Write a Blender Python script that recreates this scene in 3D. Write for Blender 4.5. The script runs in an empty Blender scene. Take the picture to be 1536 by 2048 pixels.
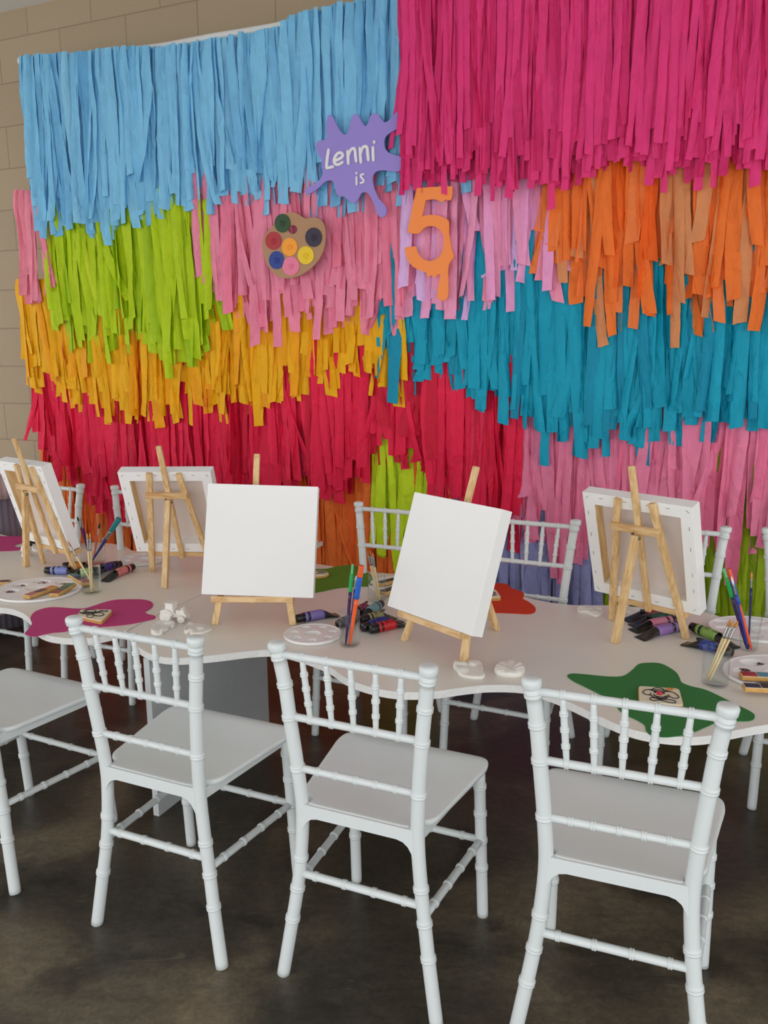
import bpy, bmesh, math, random
from math import sin, cos, pi, tan, atan2, sqrt, hypot
from mathutils import Vector as V, Matrix
C = bpy.context.scene.collection
# ------------------------------------------------------------------ camera
F, PITCH, ROLL, H = 1671.5, 0.2008, -0.0059, 1.2145
TZ = 0.453                      # table top height
WA = -0.42                      # direction of the wall and of the table
def ray(px, py):
    dx, dy = px-768, py-1024
    a = dx*cos(ROLL)+dy*sin(ROLL); b = -dx*sin(ROLL)+dy*cos(ROLL)
    a /= F; u = -b/F
    return V((a, cos(PITCH)+u*sin(PITCH), -sin(PITCH)+u*cos(PITCH)))
def at(px, py, z=TZ):
    r = ray(px, py); t = (z-H)/r.z
    return V((0, 0, H))+r*t
def on_y(px, py, Y):
    r = ray(px, py)
    return V((0, 0, H))+r*(Y/r.y)
WALL_Y, DROP_Y = 3.70, 3.50
def hang(px, py, off=0.0):      # a point of the backdrop plane, local: x along, y depth (- towards viewer), z up
    r = ray(px, py); th = tan(WA); y0 = DROP_Y-off/cos(WA)
    t = y0/(r.y-th*r.x); p = V((0, 0, H))+r*t
    return V((p.x*cos(WA)+(p.y-DROP_Y)*sin(WA), -off, p.z))
cam = bpy.data.cameras.new('camera'); co = bpy.data.objects.new('camera', cam); C.objects.link(co)
cam.sensor_fit = 'VERTICAL'; cam.sensor_height = 24; cam.sensor_width = 18; cam.lens = 24*F/2048
cam.clip_start = .02
co.matrix_world = Matrix.Translation((0, 0, H)) @ Matrix.Rotation(pi/2-PITCH, 4, 'X') @ Matrix.Rotation(ROLL, 4, 'Z')
bpy.context.scene.camera = co

# ------------------------------------------------------------------ materials
def lin(c):
    return tuple(((x/255)/12.92 if x/255 <= .04045 else ((x/255+.055)/1.055)**2.4) for x in c)+(1,)
def mat(name, rgb, rough=.5, bump=None, var=0, vscale=8, spec=.5, metal=0, stretch=(1, 1, 1), coat=0):
    m = bpy.data.materials.new(name); m.use_nodes = True
    n = m.node_tree.nodes; l = m.node_tree.links; b = n['Principled BSDF']
    b.inputs['Base Color'].default_value = lin(rgb); b.inputs['Roughness'].default_value = rough
    b.inputs['Metallic'].default_value = metal; b.inputs['Specular IOR Level'].default_value = spec
    b.inputs['Coat Weight'].default_value = coat
    tc = n.new('ShaderNodeTexCoord'); mp = n.new('ShaderNodeMapping'); mp.inputs['Scale'].default_value = stretch
    l.new(tc.outputs['Object'], mp.inputs['Vector'])
    nz = n.new('ShaderNodeTexNoise'); nz.inputs['Scale'].default_value = vscale; nz.inputs['Detail'].default_value = 4
    l.new(mp.outputs[0], nz.inputs['Vector'])
    hs = n.new('ShaderNodeHueSaturation'); hs.inputs['Color'].default_value = lin(rgb)
    mr = n.new('ShaderNodeMapRange'); mr.inputs['From Min'].default_value = .3; mr.inputs['From Max'].default_value = .7
    mr.inputs['To Min'].default_value = 1-var; mr.inputs['To Max'].default_value = 1+var
    l.new(nz.outputs['Fac'], mr.inputs['Value']); l.new(mr.outputs[0], hs.inputs['Value']); l.new(hs.outputs[0], b.inputs['Base Color'])
    if bump:
        sc, st = bump
        n2 = n.new('ShaderNodeTexNoise'); n2.inputs['Scale'].default_value = sc; n2.inputs['Detail'].default_value = 3
        l.new(mp.outputs[0], n2.inputs['Vector'])
        bp = n.new('ShaderNodeBump'); bp.inputs['Strength'].default_value = st; bp.inputs['Distance'].default_value = .004
        l.new(n2.outputs['Fac'], bp.inputs['Height']); l.new(bp.outputs[0], b.inputs['Normal'])
    return m
def crepe(name, rgb):
    k_ = min(1.5, .93/max(lin(rgb)[:3])); rgb_l = tuple(x*k_ for x in lin(rgb)[:3])+(1,)
    m = bpy.data.materials.new(name); m.use_nodes = True
    n = m.node_tree.nodes; l = m.node_tree.links
    n.remove(n['Principled BSDF']); out = n['Material Output']
    tc = n.new('ShaderNodeTexCoord'); mp = n.new('ShaderNodeMapping'); mp.inputs['Scale'].default_value = (18, 18, 9)
    l.new(tc.outputs['Object'], mp.inputs['Vector'])
    nz = n.new('ShaderNodeTexNoise'); nz.inputs['Scale'].default_value = 1.2; nz.inputs['Detail'].default_value = 3; nz.inputs['Distortion'].default_value = 1.2
    l.new(mp.outputs[0], nz.inputs['Vector'])
    bp = n.new('ShaderNodeBump'); bp.inputs['Strength'].default_value = .6; bp.inputs['Distance'].default_value = .02
    l.new(nz.outputs['Fac'], bp.inputs['Height'])
    hs = n.new('ShaderNodeHueSaturation'); hs.inputs['Color'].default_value = rgb_l
    mr = n.new('ShaderNodeMapRange'); mr.inputs['From Min'].default_value = .3; mr.inputs['From Max'].default_value = .7
    mr.inputs['To Min'].default_value = .93; mr.inputs['To Max'].default_value = 1.07
    l.new(nz.outputs['Fac'], mr.inputs['Value']); l.new(mr.outputs[0], hs.inputs['Value'])
    d = n.new('ShaderNodeBsdfPrincipled'); d.inputs['Roughness'].default_value = .62; d.inputs['Specular IOR Level'].default_value = .3
    t = n.new('ShaderNodeBsdfTranslucent'); mx = n.new('ShaderNodeMixShader'); mx.inputs[0].default_value = .12
    for s, k in ((d, 'Base Color'), (t, 'Color')):
        l.new(hs.outputs[0], s.inputs[k]); l.new(bp.outputs[0], s.inputs['Normal'])
    l.new(d.outputs[0], mx.inputs[1]); l.new(t.outputs[0], mx.inputs[2]); l.new(mx.outputs[0], out.inputs[0])
    return m
def wood(name, a, b_, sc=(14, 14, 2.2)):
    m = bpy.data.materials.new(name); m.use_nodes = True
    n = m.node_tree.nodes; l = m.node_tree.links; b = n['Principled BSDF']; b.inputs['Roughness'].default_value = .5
    tc = n.new('ShaderNodeTexCoord'); mp = n.new('ShaderNodeMapping'); mp.inputs['Scale'].default_value = sc
    l.new(tc.outputs['Object'], mp.inputs['Vector'])
    nz = n.new('ShaderNodeTexNoise'); nz.inputs['Scale'].default_value = 6; nz.inputs['Detail'].default_value = 6; nz.inputs['Distortion'].default_value = .8
    l.new(mp.outputs[0], nz.inputs['Vector'])
    cr = n.new('ShaderNodeValToRGB'); cr.color_ramp.elements[0].position = .35; cr.color_ramp.elements[1].position = .62
    cr.color_ramp.elements[0].color = lin(a); cr.color_ramp.elements[1].color = lin(b_)
    l.new(nz.outputs['Fac'], cr.inputs[0]); l.new(cr.outputs[0], b.inputs['Base Color'])
    return m
def glass(name, tint=(250, 252, 252)):
    m = bpy.data.materials.new(name); m.use_nodes = True
    n = m.node_tree.nodes; l = m.node_tree.links; n.remove(n['Principled BSDF'])
    t = n.new('ShaderNodeBsdfTransparent'); t.inputs[0].default_value = lin(tint)
    g = n.new('ShaderNodeBsdfGlossy'); g.inputs['Roughness'].default_value = .03
    lw = n.new('ShaderNodeLayerWeight'); lw.inputs['Blend'].default_value = .5
    pw = n.new('ShaderNodeMath'); pw.operation = 'POWER'; pw.inputs[1].default_value = 3.2; l.new(lw.outputs['Facing'], pw.inputs[0])
    ma = n.new('ShaderNodeMath'); ma.operation = 'MULTIPLY_ADD'; ma.inputs[1].default_value = .8; ma.inputs[2].default_value = .022; l.new(pw.outputs[0], ma.inputs[0])
    ge = n.new('ShaderNodeNewGeometry'); iv = n.new('ShaderNodeMath'); iv.operation = 'SUBTRACT'; iv.inputs[0].default_value = 1; l.new(ge.outputs['Backfacing'], iv.inputs[1])
    mu = n.new('ShaderNodeMath'); mu.operation = 'MULTIPLY'; l.new(ma.outputs[0], mu.inputs[0]); l.new(iv.outputs[0], mu.inputs[1])
    mx = n.new('ShaderNodeMixShader'); l.new(mu.outputs[0], mx.inputs[0]); l.new(t.outputs[0], mx.inputs[1]); l.new(g.outputs[0], mx.inputs[2])
    l.new(mx.outputs[0], n['Material Output'].inputs[0]); return m
M = dict(
    chair=mat('chair_resin', (220, 227, 227), .30, (60, .05), .015, 5, .45),
    table=mat('table_paint', (230, 225, 216), .33, (5, .06), .03, 3, .5),
    table_edge=mat('table_edge_paint', (228, 228, 226), .5, (90, .6), .03, 30),
    panel=mat('panel_paint', (196, 200, 202), .6, (40, .3), .04, 6),
    canvas=mat('primed_canvas', (243, 243, 242), .8, (420, .12), .01, 4, .2),
    canvas_back=mat('raw_canvas_back', (226, 214, 208), .9, (300, .2), .02, 4, .1),
    pine=wood('pine', (206, 164, 106), (232, 200, 150)),
    pine_h=wood('pine_sideways', (206, 160, 104), (231, 196, 146), (2.2, 14, 14)),
    brass=mat('hinge_metal', (120, 125, 90), .35, metal=.8),
    steel=mat('staple_steel', (120, 120, 124), .35, metal=.6),
    ferrule=mat('ferrule_metal', (170, 172, 172), .28, metal=.9),
    glass=glass('clear_glass'),
    plaster=mat('white_plaster', (236, 233, 226), .6, (120, .15), .02, 20, .35),
    black=mat('black_plastic', (12, 12, 14), .25, spec=.6),
    white_pl=mat('white_plastic', (240, 238, 238), .3, spec=.5),
    natural=mat('natural_wood_handle', (226, 202, 156), .5, var=.05, vscale=60),
    biscuit=mat('biscuit', (206, 160, 92), .8, (160, .5), .12, 60, .2),
    cream=mat('cream_icing', (232, 222, 196), .5, (30, .1), .02, 10),
    ink=mat('black_icing', (22, 20, 24), .35),
    bone=mat('cream_border', (226, 210, 170), .6),
)
_cc = {}
def col(rgb, rough=.45, kind='plain'):
    k = (rgb, rough, kind)
    if k not in _cc: _cc[k] = mat('%s_%02x%02x%02x' % ((kind,)+rgb), rgb, rough, (40, .06) if kind == 'felt' else None, .02, 10, .25 if kind == 'felt' else .5)
    return _cc[k]

# ------------------------------------------------------------------ mesh helpers
class MB:
    def __init__(s): s.v = []; s.f = []; s.mi = []; s.smooth = []
    def add(s, vs, fs, mi=0, smooth=True):
        o = len(s.v); s.v += [tuple(x) for x in vs]
        for f in fs: s.f.append(tuple(i+o for i in f)); s.mi.append(mi); s.smooth.append(smooth)
    def xf(s, M_): s.v = [tuple(M_ @ V(p)) for p in s.v]; return s
    def build(s, name, mats, parent=None, loc=None, bevel=0, rz=None):
        me = bpy.data.meshes.new(name); me.from_pydata(s.v, [], s.f)
        if not isinstance(mats, (list, tuple)): mats = [mats]
        for m in mats: me.materials.append(m)
        me.polygons.foreach_set('material_index', s.mi); me.polygons.foreach_set('use_smooth', s.smooth)
        bm = bmesh.new(); bm.from_mesh(me)
        bmesh.ops.recalc_face_normals(bm, faces=bm.faces)
        if bevel:
            es = [e for e in bm.edges if len(e.link_faces) == 2 and e.calc_face_angle(0) > .6]
            bmesh.ops.bevel(bm, geom=es, offset=bevel, segments=2, affect='EDGES', profile=.6)
        bm.to_mesh(me); bm.free()
        o = bpy.data.objects.new(name, me); C.objects.link(o)
        if parent: o.parent = parent
        if loc is not None: o.location = loc
        if rz is not None: o.rotation_euler = (0, 0, rz)
        return o
def box(mb, c, s, R=None, mi=0):
    vs = [V((x*s[0]/2, y*s[1]/2, z*s[2]/2)) for x in (-1, 1) for y in (-1, 1) for z in (-1, 1)]
    if R is not None: vs = [R @ p for p in vs]
    c = V(c)
    mb.add([p+c for p in vs], [(0, 1, 3, 2), (4, 6, 7, 5), (0, 4, 5, 1), (2, 3, 7, 6), (0, 2, 6, 4), (1, 5, 7, 3)], mi, False)
def bar(mb, a, b, w, d, side=V((1, 0, 0)), mi=0, ext=0):   # a square stick from a to b
    a = V(a); b = V(b); t = (b-a).normalized(); n = t.cross(side).normalized(); s = n.cross(t).normalized()
    R = Matrix((s, n, t)).transposed()
    box(mb, (a+b)/2, (w, d, (b-a).length+ext), R, mi)
def tube(mb, path, rad, seg=12, mi=0, caps=True, flat=1.0):
    path = [V(p) for p in path]; n = len(path)
    if not isinstance(rad, (list, tuple)): rad = [rad]*n
    t0 = (path[1]-path[0]).normalized()
    up = V((0, 0, 1)) if abs(t0.z) < .9 else V((0, 1, 0))
    s = t0.cross(up).normalized(); vs = []
    for i, p in enumerate(path):
        t = (path[min(i+1, n-1)]-path[max(i-1, 0)])
        if t.length < 1e-9: t = t0
        t = t.normalized(); s = (s-t*s.dot(t)).normalized(); w = t.cross(s)
        for k in range(seg):
            a = 2*pi*k/seg; vs.append(p+(s*cos(a)+w*sin(a)*flat)*rad[i])
    fs = [(i*seg+k, i*seg+(k+1) % seg, (i+1)*seg+(k+1) % seg, (i+1)*seg+k) for i in range(n-1) for k in range(seg)]
    if caps: fs += [tuple(range(seg-1, -1, -1)), tuple((n-1)*seg+k for k in range(seg))]
    mb.add(vs, fs, mi)
def lathe(mb, prof, seg=32, c=(0, 0, 0), mi=0):
    vs = []; c = V(c)
    for r, z in prof:
        for k in range(seg): a = 2*pi*k/seg; vs.append(c+V((r*cos(a), r*sin(a), z)))
    n = len(prof)
    fs = [(i*seg+k, i*seg+(k+1) % seg, (i+1)*seg+(k+1) % seg, (i+1)*seg+k) for i in range(n-1) for k in range(seg)]
    if prof[0][0] > 1e-6: fs.append(tuple(range(seg-1, -1, -1)))
    if prof[-1][0] > 1e-6: fs.append(tuple((n-1)*seg+k for k in range(seg)))
    mb.add(vs, fs, mi)
def cr(pts, closed=True, k=6):
    n = len(pts); out = []; pts = [V(p) for p in pts]
    rng_ = range(n) if closed else range(n-1)
    for i in rng_:
        g = (lambda j: pts[j % n]) if closed else (lambda j: pts[max(0, min(n-1, j))])
        p0, p1, p2, p3 = g(i-1), g(i), g(i+1), g(i+2)
        for q in range(k):
            t = q/k
            out.append(.5*((2*p1)+(p2-p0)*t+(2*p0-5*p1+4*p2-p3)*t*t+(3*p1-p0-3*p2+p3)*t**3))
    if not closed: out.append(pts[-1])
    return out
def prism(mb, pts, z0, z1, mi=0, mi_side=None, axis='z'):
    n = len(pts)
    def P(p, h): return (p[0], p[1], h) if axis == 'z' else (p[0], h, p[1])
    mb.add([P(p, z0) for p in pts]+[P(p, z1) for p in pts], [tuple(range(n-1, -1, -1)), tuple(range(n, 2*n))], mi, False)
    mb.add([P(p, z0) for p in pts]+[P(p, z1) for p in pts], [(i, (i+1) % n, n+(i+1) % n, n+i) for i in range(n)], mi if mi_side is None else mi_side, False)
def setp(o, label=None, cat=None, group=None, kind=None):
    if label: o['label'] = label
    if cat: o['category'] = cat
    if group: o['group'] = group
    if kind: o['kind'] = kind
    return o
def thing(name, label, cat, loc=(0, 0, 0), rz=0, group=None):
    o = bpy.data.objects.new(name, None); C.objects.link(o); o.location = loc; o.rotation_euler = (0, 0, rz)
    o.empty_display_size = .05
    return setp(o, label, cat, group)
def copy_tree(o, parent=None):
    c = o.copy(); C.objects.link(c)
    if parent: c.parent = parent
    for ch in [x for x in C.objects if x.parent == o]: copy_tree(ch, c)
    return c

# ------------------------------------------------------------------ setting
def floor_mat():
    m = bpy.data.materials.new('stained_concrete'); m.use_nodes = True
    n = m.node_tree.nodes; l = m.node_tree.links; b = n['Principled BSDF']
    tc = n.new('ShaderNodeTexCoord')
    def noise(s, d, dist=0, st=(1, 1, 1)):
        mp = n.new('ShaderNodeMapping'); mp.inputs['Scale'].default_value = st; l.new(tc.outputs['Object'], mp.inputs['Vector'])
        mp.inputs['Rotation'].default_value = (0, 0, .7)
        z = n.new('ShaderNodeTexNoise'); z.inputs['Scale'].default_value = s; z.inputs['Detail'].default_value = d; z.inputs['Distortion'].default_value = dist
        l.new(mp.outputs[0], z.inputs['Vector']); return z
    a = noise(2.2, 8, .6); f = noise(26, 6, .4, (1, 2.4, 1)); k = noise(5.5, 4, .3)
    r1 = n.new('ShaderNodeValToRGB'); e = r1.color_ramp.elements
    e[0].position = .3; e[0].color = lin((38, 35, 31)); e[1].position = .72; e[1].color = lin((124, 112, 92))
    x = e.new(.5); x.color = lin((74, 68, 58))
    l.new(a.outputs['Fac'], r1.inputs[0])
    r2 = n.new('ShaderNodeValToRGB'); e = r2.color_ramp.elements; e[0].position = .35; e[0].color = (.86, .86, .86, 1); e[1].position = .65; e[1].color = (1.12, 1.1, 1.08, 1)
    l.new(f.outputs['Fac'], r2.inputs[0])
    r3 = n.new('ShaderNodeValToRGB'); e = r3.color_ramp.elements; e[0].position = .34; e[0].color = (.45, .45, .47, 1); e[1].position = .44; e[1].color = (1, 1, 1, 1)
    l.new(k.outputs['Fac'], r3.inputs[0])
    m1 = n.new('ShaderNodeMixRGB'); m1.blend_type = 'MULTIPLY'; m1.inputs[0].default_value = 1
    m2 = n.new('ShaderNodeMixRGB'); m2.blend_type = 'MULTIPLY'; m2.inputs[0].default_value = .8
    l.new(r1.outputs[0], m1.inputs[1]); l.new(r2.outputs[0], m1.inputs[2]); l.new(m1.outputs[0], m2.inputs[1]); l.new(r3.outputs[0], m2.inputs[2])
    fx = noise(70, 8, 1.2); r4 = n.new('ShaderNodeValToRGB'); e = r4.color_ramp.elements; e[0].position = .3; e[0].color = (.78, .78, .79, 1); e[1].position = .72; e[1].color = (1.3, 1.28, 1.22, 1)
    l.new(fx.outputs['Fac'], r4.inputs[0]); m3 = n.new('ShaderNodeMixRGB'); m3.blend_type = 'MULTIPLY'; m3.inputs[0].default_value = .9
    l.new(m2.outputs[0], m3.inputs[1]); l.new(r4.outputs[0], m3.inputs[2])
    wv = noise(9, 10, 4.5, (.35, 2.2, 1)); r5 = n.new('ShaderNodeValToRGB'); e = r5.color_ramp.elements; e[0].position = .66; e[0].color = (0, 0, 0, 1); e[1].position = .74; e[1].color = (1, 1, 1, 1)
    l.new(wv.outputs['Fac'], r5.inputs[0]); m4 = n.new('ShaderNodeMixRGB'); m4.inputs[2].default_value = lin((128, 118, 98))
    sc_ = n.new('ShaderNodeMath'); sc_.operation = 'MULTIPLY'; sc_.inputs[1].default_value = .45; l.new(r5.outputs[0], sc_.inputs[0]); l.new(sc_.outputs[0], m4.inputs[0])
    l.new(m3.outputs[0], m4.inputs[1]); l.new(m4.outputs[0], b.inputs['Base Color'])
    mr = n.new('ShaderNodeMapRange'); mr.inputs['To Min'].default_value = .26; mr.inputs['To Max'].default_value = .5
    l.new(a.outputs['Fac'], mr.inputs[0]); l.new(mr.outputs[0], b.inputs['Roughness'])
    bp = n.new('ShaderNodeBump'); bp.inputs['Strength'].default_value = .12; bp.inputs['Distance'].default_value = .004
    l.new(f.outputs['Fac'], bp.inputs['Height']); l.new(bp.outputs[0], b.inputs['Normal'])
    b.inputs['Specular IOR Level'].default_value = .4
    return m
mb = MB(); box(mb, (0, 2.6, -.05), (14, 9.4, .1)); setp(mb.build('floor', floor_mat()), kind='structure')
def wall_mat():
    m = bpy.data.materials.new('painted_block'); m.use_nodes = True
    n = m.node_tree.nodes; l = m.node_tree.links; b = n['Principled BSDF']; b.inputs['Roughness'].default_value = .7
    tc = n.new('ShaderNodeTexCoord'); mp = n.new('ShaderNodeMapping'); mp.inputs['Rotation'].default_value = (pi/2, 0, 0)
    mp.inputs['Location'].default_value = (.14, -.096, 0)
    l.new(tc.outputs['Object'], mp.inputs['Vector'])
    sp = n.new('ShaderNodeSeparateXYZ'); cb = n.new('ShaderNodeCombineXYZ'); l.new(tc.outputs['Object'], sp.inputs[0])
    ax = n.new('ShaderNodeMath'); ax.inputs[1].default_value = 20.09; l.new(sp.outputs['X'], ax.inputs[0])
    az = n.new('ShaderNodeMath'); az.inputs[1].default_value = 20.104; l.new(sp.outputs['Z'], az.inputs[0])
    l.new(ax.outputs[0], cb.inputs[0]); l.new(az.outputs[0], cb.inputs[1])
    br = n.new('ShaderNodeTexBrick'); br.inputs['Scale'].default_value = 1; br.inputs['Brick Width'].default_value = .4; br.inputs['Row Height'].default_value = .2
    br.inputs['Mortar Size'].default_value = .0035; br.inputs['Mortar Smooth'].default_value = .35
    br.inputs['Color1'].default_value = lin((172, 152, 124)); br.inputs['Color2'].default_value = lin((168, 149, 122)); br.inputs['Mortar'].default_value = lin((146, 128, 106))
    l.new(cb.outputs[0], br.inputs['Vector']); l.new(br.outputs['Color'], b.inputs['Base Color'])
    nz = n.new('ShaderNodeTexNoise'); nz.inputs['Scale'].default_value = 60; l.new(tc.outputs['Object'], nz.inputs['Vector'])
    mx = n.new('ShaderNodeMath'); mx.operation = 'MULTIPLY_ADD'; mx.inputs[1].default_value = -3; l.new(br.outputs['Fac'], mx.inputs[0]); l.new(nz.outputs['Fac'], mx.inputs[2])
    bp = n.new('ShaderNodeBump'); bp.inputs['Strength'].default_value = .35; bp.inputs['Distance'].default_value = .004
    l.new(mx.outputs[0], bp.inputs['Height']); l.new(bp.outputs[0], b.inputs['Normal'])
    return m
mb = MB(); box(mb, (0, .1, 1.42), (9, .2, 2.84))
w = setp(mb.build('wall_back', wall_mat(), loc=(0, WALL_Y, 0), rz=WA), kind='structure')
mb = MB(); box(mb, (0, -2.6, 2.88), (9.6, 5.6, .12))
setp(mb.build('ceiling', mat('ceiling_paint', (236, 236, 232), .7), loc=(0, WALL_Y, 0), rz=WA), kind='structure')

mb = MB(); box(mb, (0, -5.32, 2.45), (9.6, .14, .80))  # unseen beam, added to block the high sky and dim the upward-facing surfaces
setp(mb.build('light_block_beam_1', mat('light_block_paint', (214, 212, 206), .7), loc=(0, WALL_Y, 0), rz=WA), kind='structure')

# ------------------------------------------------------------------ chairs
LV = [(0.1455, -.0395, .690), (.1352, -.0306, .6093), (.1289, -.0277, .5463), (.1202, -.0196, .4435), (.1160, -.0130, .350),
      (.1225, -.0125, .2544), (.1303, -.0147, .1883), (.1399, -.0202, .1231), (.1596, -.0296, 0)]
def post_at(s, z):
    z = min(z, .6899)
    for i in range(len(CP)-1):
        if CP[i][2] >= z >= CP[i+1][2]:
            t = (CP[i][2]-z)/(CP[i][2]-CP[i+1][2]+1e-9); p = V(CP[i]).lerp(V(CP[i+1]), t); return V((s*p.x, p.y, z))
    return V((s*CP[-1][0], CP[-1][1], z))
CP = cr(LV, False, 8)
def post_profile(s, ztop, zbot, rings, r=.0125, finial=True, ptf=None):
    zs = set(); step = .012; z = zbot
    while z < ztop-.03: zs.add(round(z, 5)); z += step
    for q in rings:
        for d in (-.0068, -.0050, -.0044, -.0016, 0, .0016, .0044, .0050, .0068): zs.add(round(q+d, 5))
    pts = []
    for z in sorted(zs):
        d = min([abs(z-q) for q in rings] or [9])
        rr = r
        if d < .0069:
            rr = r+.0022 if .0010 < d < .0046 else r+.0007
        if d > .0046: rr = r+.0002
        pts.append((z, rr))
    if finial:
        zt = ztop
        pts = [p for p in pts if p[0] < zt-.034]
        pts += [(zt-.032, r), (zt-.031, r+.0026), (zt-.027, r+.0026), (zt-.026, r+.001), (zt-.025, r+.0022), (zt-.020, r+.0022), (zt-.019, r-.0005), (zt-.016, r-.0005),
                (zt-.0145, r+.0022), (zt-.0125, r+.0036), (zt-.004, r+.0040), (zt-.001, r+.0032), (zt+.001, r+.0012), (zt+.0022, r-.003), (zt+.0028, r-.010)]
    return pts
def ring_rod(mb, a, b, r, rings, seg=12, n=2, taper=0):
    a = V(a); b = V(b); L = (b-a).length; ts = {0., 1.}
    for q in rings:
        for d in (-.0046, -.0038, -.0034, -.0010, 0, .0010, .0034, .0038, .0046): ts.add(q+d/L)
    for i in range(1, 8): ts.add(i/8)
    path = []; rad = []
    for t in sorted(ts):
        d = min([abs(t-q)*L for q in rings] or [9]); rr = r-taper*abs(2*t-1)**2
        if d < .0036: rr += .0017 if .0005 < d else .0005
        path.append(a.lerp(b, t)); rad.append(rr)
    tube(mb, path, rad, seg)
def bow(a, b, y):   # rails between the posts bow backwards a little
    return V(a), V(b)
def seat_mesh():
    half = [(0, -.021), (.06, -.021), (.098, -.020), (.102, -.012), (.103, .0), (.113, .010), (.128, .018), (.137, .034), (.141, .062), (.150, .12), (.160, .19), (.166, .235),
            (.162, .266), (.145, .284), (.11, .293), (.06, .298), (0, .300)]
    pts = [V((x, y, 0)) for x, y in half]+[V((-x, y, 0)) for x, y in half[-2:0:-1]]
    pts = cr(pts, True, 4); n = len(pts); c = V((0, .14, 0)); mb = MB(); vs = []
    def ztop(p): 
        d = (p-c); q = max(0, 1-(d.x/.15)**2)*max(0, 1-(d.y/.16)**2)
        return .375-.009*q-.35*max(0, p.y-.262)**1.0*max(0, p.y-.262)/.04
    rings = [(.90, -.010), (.975, -.013), (.995, -.011), (1.0, -.006), (.996, -.002), (.985, 0), (.95, 0), (.86, 0), (.7, 0), (.5, 0), (.3, 0), (.12, 0)]
    for s, dz in rings:
        for p in pts:
            q = c+(p-c)*s; vs.append((q.x, q.y, ztop(q)+dz))
    m = len(rings)
    fs = [(i*n+k, i*n+(k+1) % n, (i+1)*n+(k+1) % n, (i+1)*n+k) for i in range(m-1) for k in range(n)]
    vs.append((c.x, c.y, ztop(c))); fs += [((m-1)*n+k, (m-1)*n+(k+1) % n, m*n) for k in range(n)]
    vs.append((c.x, c.y, .36)); fs += [((k+1) % n, k, m*n+1) for k in range(n)]
    mb.add(vs, fs); return mb
def make_chair():
    t = thing('banquet_chair', 'x', 'chair'); mch = M['chair']
    seat_mesh().build('seat', mch, t)
    for s in (-1, 1):
        mb = MB(); pr = post_profile(s, .690, 0, (.6093, .5463, .4435, .2544, .1883, .1231))
        path = [post_at(s, z) if z <= .6899 else post_at(s, .6899)+V((0, 0, z-.6899)) for z, r in pr]
        tube(mb, path, [r for z, r in pr], 20); mb.build('back_post', mch, t)
        mb = MB(); pr = post_profile(s, .362, 0, (.316, .252, .188, .122), .0118, False)
        pr.append((.362, .0118))
        tube(mb, [(s*(.1505-.006*z/.36), .2873-.026*z/.36, z) for z, r in pr], [r for z, r in pr], 18); mb.build('leg', mch, t)
    a, b = post_at(-1, .669), post_at(1, .669)
    xs = [-1+2*(i+1)/6 for i in range(5)]
    mb = MB(); ring_rod(mb, a, b, .0074, [(x+1)/2 for x in xs], 14); mb.build('top_rail', mch, t)
    a2, b2 = post_at(-1, .548), post_at(1, .548)
    mb = MB(); ring_rod(mb, a2, b2, .0072, [(x+1)/2 for x in xs], 14); mb.build('back_rail', mch, t)
    for x in xs:
        mb = MB(); ring_rod(mb, a.lerp(b, (x+1)/2), a2.lerp(b2, (x+1)/2), .0060, (.27, .5, .74), 14, taper=.0014); mb.build('spindle', mch, t)
    mb = MB(); ring_rod(mb, post_at(-1, .4435), post_at(1, .4435), .0070, (.18, .33, .5, .66, .82), 14); mb.build('back_rail', mch, t)
    mb = MB(); ring_rod(mb, post_at(-1, .221), post_at(1, .221), .0080, (.14, .38, .62, .86), 10); mb.build('stretcher', mch, t)
    fl = lambda s, z: V((s*(.1505-.006*z/.36), .2873-.026*z/.36, z))
    for s in (-1, 1):
        mb = MB(); ring_rod(mb, post_at(s, .200), fl(s, .188), .0078, (.16, .38, .6, .82), 10); mb.build('stretcher', mch, t)
    mb = MB(); ring_rod(mb, fl(-1, .188), fl(1, .188), .0078, (.14, .38, .62, .86), 10); mb.build('stretcher', mch, t)
    # apron under the seat, with coves into the posts
    mb = MB(); pts = []
    for s in (-1, 1):
        seq = [(.112, .3735), (.112, .318), (.1075, .328), (.101, .339), (.092, .346), (.080, .349)]
        if s == -1: pts += [(-x, z) for x, z in seq]
        else: pts += [(x, z) for x, z in seq[::-1]]
    prism(mb, pts, -.0245, -.012, axis='y')
    for s in (-1, 1): bar(mb, (s*.113, -.01, .352), (s*.140, .262, .350), .012, .022, V((1, 0, 0)))
    bar(mb, (-.14, .262, .350), (.14, .262, .350), .012, .022, V((0, 1, 0)))
    mb.build('seat_rail', mch, t, bevel=.002)
    return t
chairs = [
    (-.4606, 1.5389, -.4191, 'foreground pale grey chair whose back stands before the magenta mat', 'near'),
    (-.0448, 1.3923, -.4115, 'pale grey banquet chair in the middle foreground, nearest the round white paint palette', 'near'),
    (.3816, 1.2303, -.3699, 'largest foreground pale grey chair, back in front of the dark green mat', 'near'),
    (-.9687, 1.7759, -.4521, 'pale grey chair cut by the left edge, only seat and legs showing', 'near'),
    (.032, 2.650, 2.725, 'far-side pale grey chair left of the turned canvas, against orange and lime streamers', 'far'),
    (.424, 2.462, 2.713, 'far-side pale grey chair whose back shows right of the turned blank canvas', 'far'),
    (-.893, 3.005, 2.74, 'far-side pale grey chair mostly hidden behind the back-turned canvas at left', 'far'),
    (-1.302, 3.163, 2.714, 'far-side pale grey chair behind the slanting canvas nearest the block wall', 'far'),
    (.828, 2.345, 2.789, 'far-side pale grey chair behind the rightmost back-turned canvas, against lime streamers', 'far'),
    (1.210, 2.225, 2.781, 'far-side pale grey chair cut by the right edge behind the brush glass', 'far'),
]
proto = make_chair()
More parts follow.
